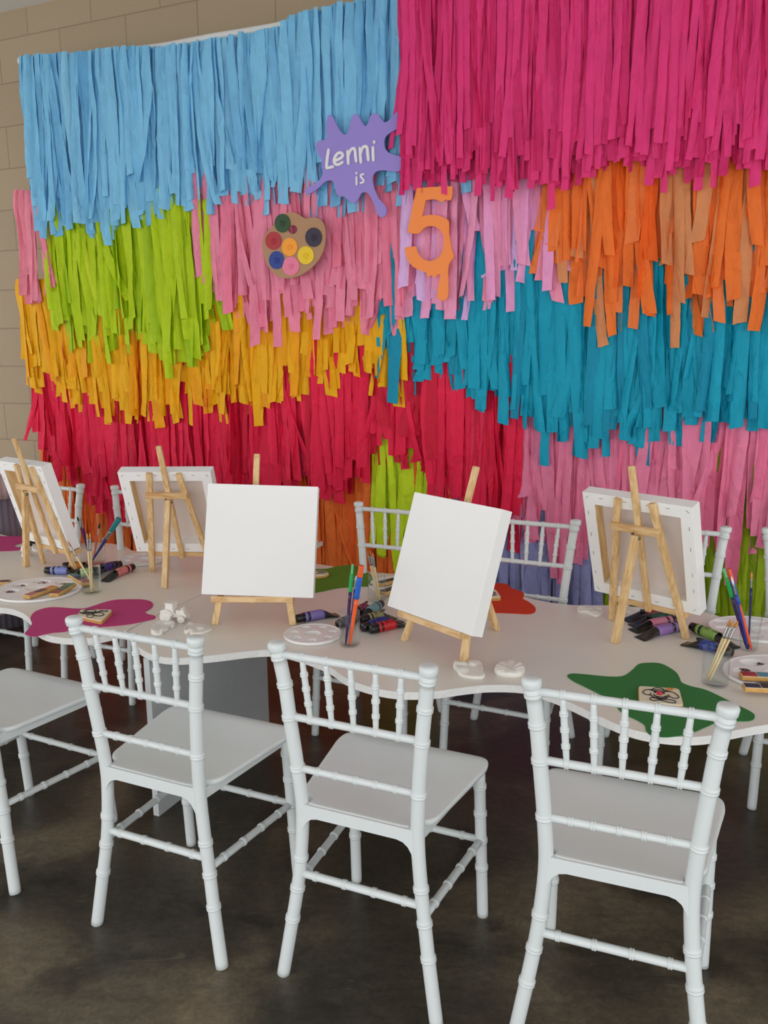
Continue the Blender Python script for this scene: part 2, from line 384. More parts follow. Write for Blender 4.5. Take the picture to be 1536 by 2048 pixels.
for i, (x, y, a, lab, g) in enumerate(chairs):
    o = proto if i == 0 else copy_tree(proto)
    o.location = (x, y, 0); o.rotation_euler = (0, 0, a); o['label'] = lab
    o['group'] = 'chairs on the near side of the table' if g == 'near' else 'chairs on the far side of the table'

# ------------------------------------------------------------------ tables
def tpts(l): return [V((p.x, p.y, 0)) for p in (at(*q) for q in l)]
LF = [(-30, 1214), (0, 1215), (21, 1217.6), (43, 1225), (57, 1235), (66, 1246.6), (72, 1258), (88, 1268), (112, 1274), (150, 1277), (190, 1275), (225, 1268), (252, 1261)]
SEAM = [(300, 1236.5), (353, 1212), (405, 1189)]
RF = [(262, 1278), (281, 1297), (311, 1311), (352, 1316), (405, 1313), (451, 1308), (495, 1302.6), (540, 1300), (580, 1306), (622, 1319), (661, 1335), (692, 1356), (737, 1373), (789, 1383),
      (840, 1384.5), (868, 1383), (927, 1375), (978, 1370), (1044, 1372), (1090, 1385), (1137, 1403.6), (1195, 1431), (1246, 1453), (1298, 1467), (1363, 1474), (1421, 1471), (1469, 1461), (1530, 1450), (1620, 1440), (1740, 1420), (1800, 1370)]
RB = [(1760, 1290), (1640, 1262), (1536, 1250), (1463, 1240), (1430, 1230), (1393, 1221), (1300, 1215), (1211, 1210.6), (1160, 1211), (1104, 1205.5), (1047, 1193), (1017, 1177), (960, 1158), (890, 1150), (775, 1147), (700, 1138), (632, 1128), (560, 1125)]
LB = [(273, 1103), (262, 1100), (251, 1093.5), (232, 1088.5), (193, 1085), (160, 1087), (110, 1086), (60, 1080), (15, 1072), (-30, 1062), (-150, 1050), (-260, 1070), (-300, 1120), (-220, 1180), (-120, 1205)]
sm = tpts(SEAM)
d = (sm[-1]-sm[0]).normalized(); far = sm[0]+d*1.02
back_l = far+V((-.012, .004, 0)); back_r = far+V((.004, -.004, 0))
def table(name, label, pts, legs):
    t = thing(name, label, 'table', (pts[0].x, pts[0].y, 0)); o = V((pts[0].x, pts[0].y, 0))
    mb = MB(); prism(mb, [p-o for p in pts], TZ-.018, TZ, 0, 1)
    mb.build('tabletop', [M['table'], M['table_edge']], t, bevel=.0012)
    for a, L in legs:
        mb = MB(); a = V(a)-o; dd = V((.41, .912, 0)); n_ = V((-.912, .41, 0))*.009
        q = [a-n_, a+n_, a+n_+dd*L, a-n_+dd*L]; prism(mb, [(p.x, p.y) for p in q], 0, TZ-.0175, 0)
        mb.build('support_panel', M['panel'], t, bevel=.001)
    return t
fl_ = cr(tpts(LF), False, 4); rf_ = cr(tpts(RF), False, 4); rb_ = cr(tpts(RB), False, 4); lb_ = cr(tpts(LB), False, 4)
gap = V((.0012, -.0006, 0))
table('party_table', 'long white wavy-edged table section spanning most of the picture', [at(257, 1262).xy.to_3d()]+rf_+rb_+[back_r]+[p+gap for p in sm[::-1]], [((-.602, 1.990, 0), .545), ((1.15, 1.36, 0), .5)])
table('party_table', 'white wavy-edged table section at left carrying the oval palette of cookies', fl_+[p-gap for p in sm]+[back_l]+lb_, [((-1.75, 2.75, 0), .45)])

# ------------------------------------------------------------------ easels and canvases
EAS = [  # x y yaw tilt z roll, easel offset, rear foot px
    (-.3395, 2.2252, -.0247, .3201, -.0328, -.020, None, 'small pine easel holding the upright blank canvas at centre left', 'blank white canvas facing the viewer squarely, at centre left'),
    (.1417, 2.0003, -.8712, .3169, -.0006, 0, None, 'small pine easel holding the blank canvas turned towards the left', 'blank white canvas turned leftwards with its thick right side showing'),
    (.6891, 2.1296, 2.3468, .2895, .0039, -.005, (1230.4, 1285.3), 'small pine easel seen from behind at right, over the row of paint tubes', 'stapled back of the canvas at right, in front of pink streamers'),
    (-.6863, 2.7046, 3.0444, .3490, -.014, .000, (329.5, 1175.8), 'small pine easel seen from behind, left of the upright blank canvas', 'stapled back of the canvas behind the upright blank canvas at left'),
    (-1.172, 2.822, 2.4494, .255, -.0165, -.049, (53, 1133), 'small pine easel seen sideways at the far left', 'slanting stapled canvas at the far left near the block wall'),
]
for ix, (x, y, a, t, ro, eo, rf, el, cl) in enumerate(EAS):
    cz = TZ+.228*cos(t)+.05*sin(t)
    S = .1525; P = Matrix.Translation((x, y, cz)) @ Matrix.Rotation(a, 4, 'Z') @ Matrix.Rotation(-t, 4, 'X') @ Matrix.Rotation(-ro, 4, 'Y')
    cv = thing('stretched_canvas', cl, 'canvas', group=None); cv.matrix_world = P
    mb = MB(); D = .0375
    # wrapped cloth: one skin over front, sides and the folded margin at the back
    I = S-.033; sq = ((-1, -1), (1, -1), (1, 1), (-1, 1))
    vs = [(a_*S, 0, b_*S) for a_, b_ in sq]+[(a_*S, D, b_*S) for a_, b_ in sq]+[(a_*I, D, b_*I) for a_, b_ in sq]+[(a_*I, .003, b_*I) for a_, b_ in sq]
    mb.add(vs, [(0, 1, 2, 3), (12, 15, 14, 13)]+[(r_*4+k, r_*4+(k+1) % 4, r_*4+4+(k+1) % 4, r_*4+4+k) for r_ in range(3) for k in range(4)], 0, False)
    mb.build('canvas_cloth', M['canvas'], cv, bevel=.0009)
    mb = MB(); box(mb, (0, .0034, 0), (2*S-.067, .0008, 2*S-.067)); mb.build('canvas_reverse', M['canvas_back'], cv)
    mb = MB()
    for sx in (-1, 1):
        m3 = MB(); box(m3, (sx*(S-.0335), D/2+.0012, 0), (.0016, D-.0055, 2*S-.0668)); m3.build('stretcher_bar', M['pine'], cv)
    if ix >= 2:
        rnd = random.Random(ix)
        for sx in (-1, 1):
            for k in (-.09, -.03, .03, .09):
                for hor in (0, 1):
                    m2 = MB(); j = rnd.uniform(-.008, .008)
                    c = (k+j, D+.0006, sx*(S-.012)) if hor else (sx*(S-.012), D+.0006, k+j)
                    box(m2, c, (.0105, .0007, .0009) if hor else (.0009, .0007, .0105)); m2.build('staple', M['steel'], cv)
            for sz in (-1, 1):
                m2 = MB(); box(m2, (sx*(S-.013), D+.0008, sz*(S-.013)), (.0105, .0007, .0009), Matrix.Rotation(sx*sz*.785, 3, 'Y')); m2.build('staple', M['steel'], cv)
    # easel: built in its own upright frame
    ez = thing('tabletop_easel', el, 'easel', (x, y, TZ), a)
    def L_(px_, s, dd): 
        return V((px_, s*sin(t)+dd*cos(t), (cz-TZ)+s*cos(t)-dd*sin(t)))
    sgn = V((1, 0, 0)); q = Matrix.Rotation(-ro, 3, 'Y')
    for sx in (-1, 1):
        mb = MB(); f0 = L_(eo+sx*.108, -.228, .0445); f1 = L_(eo+sx*.047, .152, .0445); f0.z = 0
        bar(mb, f0, f1, .0185, .0125)
        for i, v_ in enumerate(mb.v):
            if v_[2] < .03: mb.v[i] = (v_[0], v_[1], 0.0005)
        mb.build('leg', M['pine'], ez, bevel=.0015)
    mb = MB(); bar(mb, L_(eo-.007, -.172, .0445), L_(eo-.001, .248, .0445), .0175, .0125); mb.build('mast', M['pine'], ez, bevel=.004)
    mb = MB(); bar(mb, L_(eo-.068, .0775, .057), L_(eo+.068, .0775, .057), .019, .012, (L_(0, 1, 0)-L_(0, 0, 0))); mb.build('crossbar', M['pine_h'], ez, bevel=.0012)
    mb = MB(); c0 = L_(eo-.112, -.1615, .021); c1 = L_(eo+.112, -.1615, .021)
    bar(mb, c0, c1, .016, .036, (L_(0, 1, 0)-L_(0, 0, 0))); mb.build('ledge', M['pine_h'], ez, bevel=.0012)
    top = L_(eo-.010, .070, .074)
    if rf: w_ = at(*rf)-V((x, y, TZ)); foot = V((w_.x*cos(a)+w_.y*sin(a), -w_.x*sin(a)+w_.y*cos(a), 0))
    else: foot = V((eo-.005, top.y+.12, 0))
    mb = MB(); bar(mb, foot, top, .018, .018)
    for i, v_ in enumerate(mb.v):
        if v_[2] < .03: mb.v[i] = (v_[0], v_[1], 0.0005)
    mb.build('rear_strut', M['pine'], ez, bevel=.0015)
    mb = MB(); tube(mb, [top+V((-.012, 0, -.006)), top+V((.012, 0, -.006))], .0045, 10); box(mb, top+V((.0105, -.004, -.004)), (.0015, .014, .018)); mb.build('hinge', M['brass'], ez)

# ------------------------------------------------------------------ mats
def mat_cut(label, px, rgb, k=5, zo=.0002):
    pts = cr([at(*p).xy.to_3d() for p in px], True, k); c = sum(pts, V((0, 0, 0)))/len(pts)
    mb = MB(); prism(mb, [p-c for p in pts], 0, .0014)
    o = mb.build('splat_mat', col(rgb, .75, 'felt'), loc=(c.x, c.y, TZ+zo)); return setp(o, label, 'place mat', 'paint splat place mats')
def s3(l, sc, ox, oy): return [(ox+x/sc, oy+y/sc) for x, y in l]
mat_cut('magenta splat mat under the flower cookie, behind a foreground chair', s3([(232, 408), (262, 372), (296, 318), (283, 262), (320, 210), (390, 180), (470, 165), (560, 166), (680, 175), (780, 175), (860, 155), (980, 115), (1080, 95), (1200, 90), (1330, 92), (1400, 110), (1424, 135), (1415, 165), (1380, 190), (1352, 205), (1375, 228), (1430, 240), (1449, 258), (1425, 275), (1350, 292), (1240, 315), (1120, 332), (960, 345), (820, 352), (700, 370), (590, 392), (480, 402), (400, 420), (330, 436), (270, 430)], 4.655, 0, 1180), (196, 64, 126))
mat_cut('dark green splat mat under the clown cookie at the lower right', s3([(118, 1545), (150, 1530), (240, 1535), (400, 1550), (500, 1545), (560, 1505), (600, 1468), (650, 1457), (740, 1458), (800, 1480), (860, 1520), (885, 1560), (900, 1590), (960, 1615), (1060, 1640), (1150, 1680), (1270, 1740), (1370, 1790), (1398, 1820), (1370, 1850), (1260, 1855), (1150, 1860), (1050, 1900), (950, 1940), (820, 1962), (740, 1960), (680, 1945), (655, 1915), (645, 1880), (590, 1845), (490, 1795), (420, 1710), (340, 1670), (240, 1620), (160, 1580)], 3.413, 1100, 900), (54, 122, 64))
mat_cut('orange-red splat mat half hidden behind the turned blank canvas', s3([(840, 930), (900, 905), (960, 895), (1020, 893), (1060, 905), (1075, 925), (1110, 935), (1155, 955), (1162, 975), (1155, 995), (1190, 1015), (1230, 1045), (1240, 1070), (1225, 1090), (1180, 1098), (1080, 1093), (980, 1090), (900, 1096), (830, 1085), (800, 1020)], 3.339, 700, 900), (216, 62, 34))
mat_cut('grass green splat mat behind the upright blank canvas, reaching the brush glass', s3([(300, 150), (440, 120), (530, 120), (620, 112), (720, 88), (860, 72), (980, 85), (1080, 130), (1170, 205), (1195, 250), (1180, 320), (1130, 340), (1000, 342), (900, 352), (760, 362), (640, 385), (520, 410), (400, 420), (280, 360), (240, 240)], 6.4, 560, 1120), (92, 134, 38))
mat_cut('magenta splat mat at the left edge behind the far left easel', s3([(-160, 810), (-60, 800), (0, 804), (100, 806), (215, 810), (260, 830), (200, 868), (145, 886), (150, 905), (215, 912), (230, 930), (120, 940), (0, 944), (-100, 940), (-200, 900)], 4.655, 0, 900), (190, 62, 124))

# ------------------------------------------------------------------ glasses and brushes
def tumbler(label, px, r, h, rb=None, water=False):
    p = at(*px); rb = rb or r; t = thing('glass_tumbler', label, 'glass', (p.x, p.y, TZ), 0, 'brush glasses on the table')
    mb = MB(); w_ = .0016
    lathe(mb, [(0, .0005), (rb-.002, .0005), (rb, .003), (r, h-.001), (r-w_/2, h), (r-w_, h-.001), (rb-w_, .006), (rb-w_-.002, .0045), (0, .0045)], 40)
    mb.build('glass_body', M['glass'], t)
    return p
J1 = tumbler('short glass tumbler holding wooden brushes by the oval palette', (184.5, 1185), .030, .084)
J2 = tumbler('wide glass tumbler with the teal flat brush, behind the smaller left glass', (187, 1127), .042, .088, .044)
J3 = tumbler('glass tumbler holding green and orange brushes beside the round palette', (699.8, 1289.5), .0272, .091)
J4 = tumbler('glass tumbler with three wooden brushes on the far side, left of the turned canvas', (753.8, 1201), .0275, .084)
J5 = tumbler('glass tumbler with three wooden brushes behind the clown cookie', (1428.8, 1369), .0295, .089)
J6 = tumbler('glass tumbler holding the blue and orange brushes at the right', (1496.7, 1299), .0275, .092, .021)
def brush(label, J, bot, top, wtop, segs, dy=0, kind='round', rh=.0028, g='paint brushes in the glasses'):
    """segs: from the tip downwards (fraction where it ends, part name, colour / material, r)"""
    b = at(bot[0], bot[1], TZ+.0065)
    dv = V((b.x-J.x, b.y-J.y, 0)); m_ = .0185
    if dv.length > m_: dv = dv*(m_/dv.length); b = V((J.x+dv.x, J.y+dv.y, b.z))
    q = on_y(top[0], top[1], b.y+dy)
    t = thing('paint_brush', label, 'brush', b, 0, None); ax = q-b; L = ax.length; z_ = ax.normalized()
    x_ = V((1, 0, 0)); x_ = (x_-z_*x_.dot(z_)).normalized(); y_ = z_.cross(x_)
    R = Matrix((x_, y_, z_)).transposed().to_4x4(); t.matrix_world = Matrix.Translation(b) @ R
    f0 = 0
    for i, (f1, nm, c, r0, r1, fl) in enumerate(segs):
        z0, z1 = L*(1-f1), L*(1-f0); mb = MB(); n = 8
        path = []; rad = []
        for k in range(n+1):
            u = k/n; path.append((0, 0, z0+(z1-z0)*u)); r = r1+(r0-r1)*u
            if nm == 'bristles' and fl == 1.0: r = r1+(r0-r1)*u**2.2 + .0006*sin(pi*u)
            rad.append(max(r, .0003))
        if i == len(segs)-1: rad[0] *= .6
        tube(mb, path, rad, 12, flat=fl if nm == 'bristles' else (fl+1)/2 if nm == 'ferrule' else 1.0)
        if i and segs[i-1][5] != 1.0: pass
        mb.build(nm, c if not isinstance(c, tuple) else col(c, .3), t); f0 = f1
    return t
NAT = M['natural']; FE = M['ferrule']; SG = (196, 132, 50)
def natural(label, J, bot, top, w=0, tip=SG, dy=0):
    return brush(label, J, bot, top, w, [(.10, 'bristles', tip, .0006, .003, 1.0), (.30, 'ferrule', FE, .003, .0027, 1.0), (1, 'handle', NAT, .0031, .0021, 1.0)], dy)
natural('leftmost of the wooden brushes standing in the glass behind the clown cookie', J5, (1411, 1358), (1461, 1239))
natural('middle wooden brush with flared bristles in the glass behind the clown cookie', J5, (1415, 1360), (1468, 1241), dy=-.006)
natural('rightmost of the wooden brushes leaning in the glass behind the clown cookie', J5, (1419, 1362), (1476, 1242), dy=.008)
natural('upright wooden brush at left in the short glass by the oval palette', J1, (181, 1187), (174, 1066))
natural('upright wooden brush beside its twin in the short glass by the oval palette', J1, (185, 1188), (180, 1065), dy=.008)
natural('wooden brush slanting left out of the short glass by the oval palette', J1, (199, 1183), (135, 1082), tip=(196, 130, 90))
natural('leftmost wooden brush in the far-side glass left of the turned canvas', J4, (755, 1198), (735, 1102), tip=(190, 100, 30))
natural('middle wooden brush in the far-side glass left of the turned canvas', J4, (757, 1199), (740, 1101), dy=.006, tip=(190, 100, 30))
natural('rightmost wooden brush in the far-side glass left of the turned canvas', J4, (760, 1199), (745, 1105), dy=-.006, tip=(200, 120, 50))
brush('green and purple blunt brush in the glass beside the round palette', J3, (690, 1290), (705.3, 1128.5), 0, [(.12, 'bristles', (96, 190, 128), .0030, .0035, 1.01), (.34, 'grip', (30, 168, 84), .0048, .0050, 1.0), (1, 'handle', (62, 24, 84), .0046, .0030, 1.0)])
brush('orange and blue thick brush in the glass beside the round palette', J3, (699, 1290), (723, 1131), 0, [(.14, 'bristles', (232, 92, 40), .0068, .0072, 1.02), (.41, 'grip', (30, 96, 196), .0070, .0070, 1.0), (1, 'handle', (246, 98, 40), .0062, .0036, 1.0)], dy=-.01)
brush('thin blue brush with silver ferrule between the green and orange brushes', J3, (697, 1291), (712.5, 1151), 0, [(.08, 'bristles', (224, 228, 232), .0006, .0028, 1.0), (.2, 'ferrule', FE, .0028, .0028, 1.0), (1, 'handle', (24, 74, 140), .003, .002, 1.0)], dy=.01)
brush('green and purple blunt brush in the glass at the right', J6, (1493, 1300), (1447, 1137), 0, [(.12, 'bristles', (90, 186, 110), .0038, .0036, 1.01), (.35, 'grip', (24, 164, 70), .0046, .0050, 1.0), (1, 'handle', (58, 26, 88), .0044, .0030, 1.0)])
brush('orange and blue thick brush in the glass at the right', J6, (1504, 1300), (1457, 1138), 0, [(.14, 'bristles', (226, 92, 60), .0058, .0060, 1.02), (.43, 'grip', (36, 92, 180), .0058, .0058, 1.0), (1, 'handle', (236, 92, 56), .0054, .0036, 1.0)], dy=.012)
brush('slim blue brush with white bristles in the glass at the right', J6, (1496, 1302), (1463, 1153), 0, [(.10, 'bristles', (232, 232, 236), .0008, .0026, 1.0), (.25, 'ferrule', FE, .0027, .0027, 1.0), (1, 'handle', (36, 60, 150), .0034, .0022, 1.0)], dy=-.012)
brush('thin navy brush with orange bristles standing upright in the glass at right', J6, (1497, 1302), (1503.5, 1144), 0, [(.08, 'bristles', (206, 130, 50), .0006, .0024, 1.0), (.21, 'ferrule', FE, .0024, .0020, 1.0), (1, 'handle', (28, 32, 92), .0030, .0018, 1.0)], dy=.004)
brush('red handled brush with black tip in the wide left glass', J2, (176, 1118), (154.5, 1033), 0, [(.10, 'bristles', (20, 18, 22), .0006, .003, 1.0), (.26, 'ferrule', FE, .003, .0028, 1.0), (1, 'handle', (168, 30, 70), .0042, .0024, 1.0)], dy=.02)
brush('navy handled brush with silver ferrule in the wide left glass', J2, (182, 1124), (161.5, 1036), 0, [(.08, 'bristles', (150, 150, 160), .002, .003, 1.0), (.24, 'ferrule', FE, .003, .003, 1.0), (1, 'handle', (40, 38, 116), .004, .0024, 1.0)], dy=-.01)
brush('orange handled brush with black tip in the wide left glass', J2, (186, 1110), (199.5, 1046), 0, [(.14, 'bristles', (24, 20, 22), .0008, .0038, 1.0), (.34, 'ferrule', FE, .0026, .0026, 1.0), (1, 'handle', (232, 92, 40), .0036, .0026, 1.0)], dy=.02)
brush('wide flat brush with teal bristles and blue handle in the wide left glass', J2, (182, 1118), (238, 1037), 0, [(.30, 'bristles', (30, 134, 140), .0098, .0086, 1.01), (.48, 'ferrule', FE, .0086, .0068, 1.0), (1, 'handle', (34, 48, 132), .0064, .0026, 1.0)], dy=-.02)

# ------------------------------------------------------------------ paint tubes
def paint_tube(label, cap, tail, rgb, lift=0, lab=(.0, .56), r=.0135, lcap=.020, g='tubes of paint on the table', full=True, L=None):
    a = at(*cap); b = at(*tail); d = (b-a); d.z = 0
    L = L or min(max(d.length, .10), .15)
    t = thing('paint_tube', label, 'paint tube', (a.x, a.y, TZ+lift), atan2(d.y, d.x), g)
    mb = MB(); tube(mb, [(0, 0, r), (.001, 0, r), (lcap-.001, 0, r), (lcap, 0, r)], [r-.0035, r-.0022, r-.001, r-.0016], 20)
    tube(mb, [(lcap, 0, r), (lcap+.003, 0, r)], [r-.004, r-.003], 16); mb.build('cap', M['black'], t)
    x0 = lcap+.002
    def sect(u):     # u 0..1 along the body: round shoulder to flat crimped tail
        w = max(0., (u-.45)/.55); w = w*w*(3-2*w)
        ry = r*(1+.5*w); rz = r*(1-.90*w); return x0+(L-x0)*u, ry, rz
    def body(u0, u1, n, g_=0.0):
        mb = MB(); vs = []; sg = 24
        for k in range(n+1):
            x, ry, rz = sect(u0+(u1-u0)*k/n)
            for j in range(sg):
                a_ = 2*pi*j/sg; vs.append((x, (ry+g_)*cos(a_), max(r if rz > r*.99 else rz+.0005+(0 if rz > .003 else 0), rz+.0004)+(rz+g_)*sin(a_)))
        fs = [(i*sg+j, i*sg+(j+1) % sg, (i+1)*sg+(j+1) % sg, (i+1)*sg+j) for i in range(n) for j in range(sg)]
        fs += [tuple(range(sg-1, -1, -1)), tuple(n*sg+j for j in range(sg))]
        mb.add(vs, fs); return mb
    body(0, 1, 18).build('tube_body', M['black'], t)
    c = col(rgb, .35)
    body(.02, .10, 2, .0004).build('label_ring', c, t)
    body(.16, lab[1], 6, .0004).build('label_band', c, t)
    # dark oval mark and lines of small print on the band
    mb = MB()
    for u in ([.50] if full else []):
        x, ry, rz = sect(u); n = 20; vs = []
        for k in range(n):
            an = 2*pi*k/n; px_ = x+.016*cos(an)*(1.2 if cos(an) > 0 else 1); th = .75*sin(an)+pi/2-.25
            vs.append((px_, (ry+.0009)*cos(th), rz+.0004+(rz+.0009)*sin(th)))
        mb.add(vs, [tuple(range(n))])
        for k in range(3):
            x, ry, rz = sect(.24+.035*k); vs = []
            for j in range(6):
                th = pi/2-.4+.22*j; vs += [(x, (ry+.0008)*cos(th), rz+.0004+(rz+.0008)*sin(th)), (x+.0015, (ry+.0008)*cos(th), rz+.0004+(rz+.0008)*sin(th))]
            mb.add(vs, [(2*j, 2*j+1, 2*j+3, 2*j+2) for j in range(5)])
    if mb.v: mb.build('label_mark', M['ink'], t)
    return t
paint_tube('black paint tube with periwinkle band at the left end of its pile', (91, 1148), (165, 1150), (128, 138, 204))
paint_tube('black paint tube with yellow-orange band behind the periwinkle one', (127, 1139), (190, 1139), (214, 140, 60))
paint_tube('black paint tube with lime band behind the short left glass', (200, 1149), (138, 1158), (150, 190, 90), lift=.002)
paint_tube('black paint tube with salmon pink band at the right end of the left pile', (267, 1141), (203, 1166), (218, 128, 130))
paint_tube('black paint tube with rust orange band behind the salmon pink one', (243, 1135), (190, 1146), (172, 82, 40))
paint_tube('black paint tube with indigo band lying over the rust and salmon ones', (236, 1142), (190, 1158), (60, 48, 130), lift=.012)
paint_tube('black paint tube with lavender band lying alone right of the centre left easel', (593, 1247), (676, 1231), (124, 110, 178), full=False)
paint_tube('all black ended paint tube just behind the centre brush glass', (676, 1258), (722, 1239), (60, 50, 60))
paint_tube('black paint tube with pale teal band pointing away beside the centre glass', (763, 1216), (722, 1243), (112, 158, 162), full=False)
paint_tube('black paint tube with dull rose band under the pale teal one', (708, 1236), (738, 1219), (150, 60, 80))
paint_tube('black paint tube with olive band behind the royal blue one', (722, 1251), (785, 1235), (150, 150, 100), lift=.001)
paint_tube('black paint tube with royal blue band between olive and red ones', (724, 1265), (800, 1242), (36, 56, 150))
paint_tube('black paint tube with bright red band at the front of the centre pile', (740, 1269), (815, 1250), (200, 24, 34))
paint_tube('black paint tube with maroon band, rearmost under the right easel', (1342, 1232), (1250, 1242), (130, 20, 44))
paint_tube('black paint tube with dark green band under the right easel', (1350, 1240), (1264, 1254), (28, 84, 62))
paint_tube('black paint tube with light pink band under the right easel', (1354, 1249), (1264, 1264), (214, 130, 160), full=False)
paint_tube('black paint tube with lilac band, frontmost under the right easel', (1364, 1261), (1270, 1281), (146, 112, 180), full=False)
paint_tube('black paint tube with lime green band right of the right easel', (1382, 1262), (1474, 1300), (140, 180, 90))
paint_tube('black paint tube with deep blue band behind the clown cookie glass', (1464, 1316), (1368, 1288), (40, 62, 140))

# ------------------------------------------------------------------ palettes
def palette(label, c, rx, ry, wells, rz=0, g=None, h=.010):
    p = at(*c)
    mb = MB(); nr, na = 46, 120; vs = []; fs = []
    def z(x, y, q):
        v = .0072
        if q > .93: v = .0072+.0022*sin(pi*(q-.93)/.07*.5)
        for wx, wy, wr, wr2, dp in wells:
            d_ = hypot((x-wx)/wr, (y-wy)/wr2)
            if d_ < 1: v = min(v, .0072-dp*min(1, (1-d_)*2.6)**.8)
            elif d_ < 1.14: v += .0007*sin(pi*(d_-1)/.14)
        return v
    vs.append((0, 0, z(0, 0, 0)))
    for i in range(1, nr+1):
        q = i/nr
        for k in range(na):
            a = 2*pi*k/na; x, y = rx*q*cos(a), ry*q*sin(a); vs.append((x, y, z(x, y, q)))
    for k in range(na): fs.append((0, 1+k, 1+(k+1) % na))
    for i in range(nr-1):
        for k in range(na): fs.append((1+i*na+k, 1+(i+1)*na+k, 1+(i+1)*na+(k+1) % na, 1+i*na+(k+1) % na))
    o = len(vs)
    for s_, zz in ((1.004, .004), (.985, .0004)):
        for k in range(na): a = 2*pi*k/na; vs.append((rx*s_*cos(a), ry*s_*sin(a), zz))
    b0 = 1+(nr-1)*na
    for k in range(na): fs.append((b0+k, o+k, o+(k+1) % na, b0+(k+1) % na)); fs.append((o+k, o+na+k, o+na+(k+1) % na, o+(k+1) % na))
    fs.append(tuple(o+na+k for k in range(na-1, -1, -1)))
    mb.add(vs, fs)
    ob = mb.build('paint_palette', M['white_pl'], loc=(p.x, p.y, TZ), rz=rz)
    return setp(ob, label, 'palette', 'white plastic paint palettes'), p
def rwells(R, n=7, r=.0125, rc=.022, ph=.3): return [(R*cos(ph+2*pi*k/n), R*sin(ph+2*pi*k/n), r, r, .0066) for k in range(n)]+[(0, 0, rc, rc*.9, .006)]
palette('empty round white palette with seven wells in front of the lavender tube', (625.5, 1272), .076, .076, rwells(.052, ph=.25))
palette('round white palette half hidden behind the easel left of centre', (286, 1121), .082, .082, rwells(.056, ph=.1))
ow = [(-.085, .015, .026, .020, .007), (-.065, -.045, .026, .020, .007), (-.045, .068, .030, .022, .007), (.03, .078, .030, .020, .007), (.095, .05, .026, .020, .007), (.01, .0, .055, .030, .005)]
P1o, P1 = palette('oval white palette with bar cookies on it at the left', (77, 1182), .135, .128, ow, rz=-.35)
palette('large oval white palette behind the blue and orange brushes at right', (1510, 1262), .118, .10, [(-.07, .045, .026, .016, .006), (-.075, -.01, .028, .017, .006), (-.02, -.06, .026, .016, .006), (.02, .06, .026, .016, .006), (.03, -.01, .04, .03, .005)], rz=-.2)
P5o, P5 = palette('oval white palette with bar cookies cut by the right edge', (1568, 1352), .135, .115, ow, rz=0)
P6o, P6 = palette('white palette carrying dark cookies, half hidden by the turned blank canvas', (797, 1173), .095, .09, ow[:2])

# ------------------------------------------------------------------ cookies
def bar_cookie(label, c0, c1, w, cols, z=0, h=.009, patch='icing'):
    a = at(*c0, TZ+z); b = at(*c1, TZ+z); d_ = b-a; L = hypot(d_.x, d_.y)
    t = thing('bar_cookie', label, 'cookie', (a.x, a.y, TZ+z), atan2(d_.y, d_.x), 'iced bar cookies on the palettes')
    mb = MB(); box(mb, (L/2, 0, h/2), (L, w, h)); mb.build('biscuit', M['biscuit'], t, bevel=.0025)
    mb = MB(); box(mb, (L/2, 0, h+.0004), (L-.003, w-.003, .0016)); mb.build('border_icing', M['bone'], t, bevel=.0006)
    n = len(cols); s_ = (L-.003)/n
    for i, c in enumerate(cols):
        mb = MB(); box(mb, (.0015+s_*(i+.5), 0, h+.0015), (s_-.0028, w-.006, .0018)); o = mb.build('icing', col(c, .35), t, bevel=.0008)
    return t
PK, MA, OR, RD, GR, DG, TL, NV = (178, 92, 104), (86, 22, 36), (208, 118, 36), (142, 32, 22), (40, 104, 80), (30, 72, 52), (60, 124, 134), (24, 34, 60)
bar_cookie('long bar cookie iced pink, maroon and orange on the left oval palette', s3([(285, 755)], 5.486, 0, 1060)[0], s3([(610, 645)], 5.486, 0, 1060)[0], .030, [PK, MA, OR], .010)
bar_cookie('bar cookie iced red, dark green and teal green crossing the pink one', s3([(590, 735)], 5.486, 0, 1060)[0], s3([(790, 615)], 5.486, 0, 1060)[0], .032, [RD, DG, GR], .0105)
bar_cookie('bar cookie iced teal, navy and pink beside the short left glass', s3([(790, 510)], 5.486, 0, 1060)[0], s3([(960, 612)], 5.486, 0, 1060)[0], .030, [TL, NV, PK], .006)
bar_cookie('bar cookie iced dark red and maroon poking in at the left edge', (-40, 1170), (21, 1168), .030, [DG, RD, MA], .001)
bar_cookie('bar cookie iced red and sky blue on the right oval palette', (1480, 1356), (1580, 1360), .031, [(168, 34, 36), (72, 138, 158), (90, 150, 90)], .010)
bar_cookie('bar cookie iced navy and black at the front of the right oval palette', (1486, 1379), (1590, 1384), .028, [(30, 34, 66), (20, 20, 26), (70, 30, 60)], .010)
bar_cookie('dark iced cookie on the palette left of the turned blank canvas', (757, 1172), (792, 1163), .030, [(30, 30, 36), (36, 34, 40)], .009)
bar_cookie('second dark iced cookie nearer the far-side brush glass', (763, 1190), (800, 1178), .032, [(34, 32, 38), (28, 28, 34)], .009)
def sprinkles(label, palp, rz, well, cols, n, seed):
    rnd = random.Random(seed); wx, wy = well; q = V((wx*cos(rz)-wy*sin(rz), wx*sin(rz)+wy*cos(rz), 0)); mb = MB()
    for i in range(n):
        a = rnd.uniform(0, 6.28); rr = .013*sqrt(rnd.random()); x, y = rr*cos(a), rr*sin(a); b = rnd.uniform(0, 3.1); L = rnd.uniform(.002, .005)
        tube(mb, [(x-L*cos(b), y-L*sin(b), .0008+.0006*(i % 4)), (x, y, .002+.0006*(i % 4)), (x+L*cos(b), y+L*sin(b), .0010+.0006*(i % 4))], .0011, 6, mi=i % len(cols))
    o = mb.build('sprinkles', [col(c, .4) for c in cols], loc=(palp.x+q.x, palp.y+q.y, TZ+.0022)); return setp(o, label, 'sprinkles', kind='stuff')
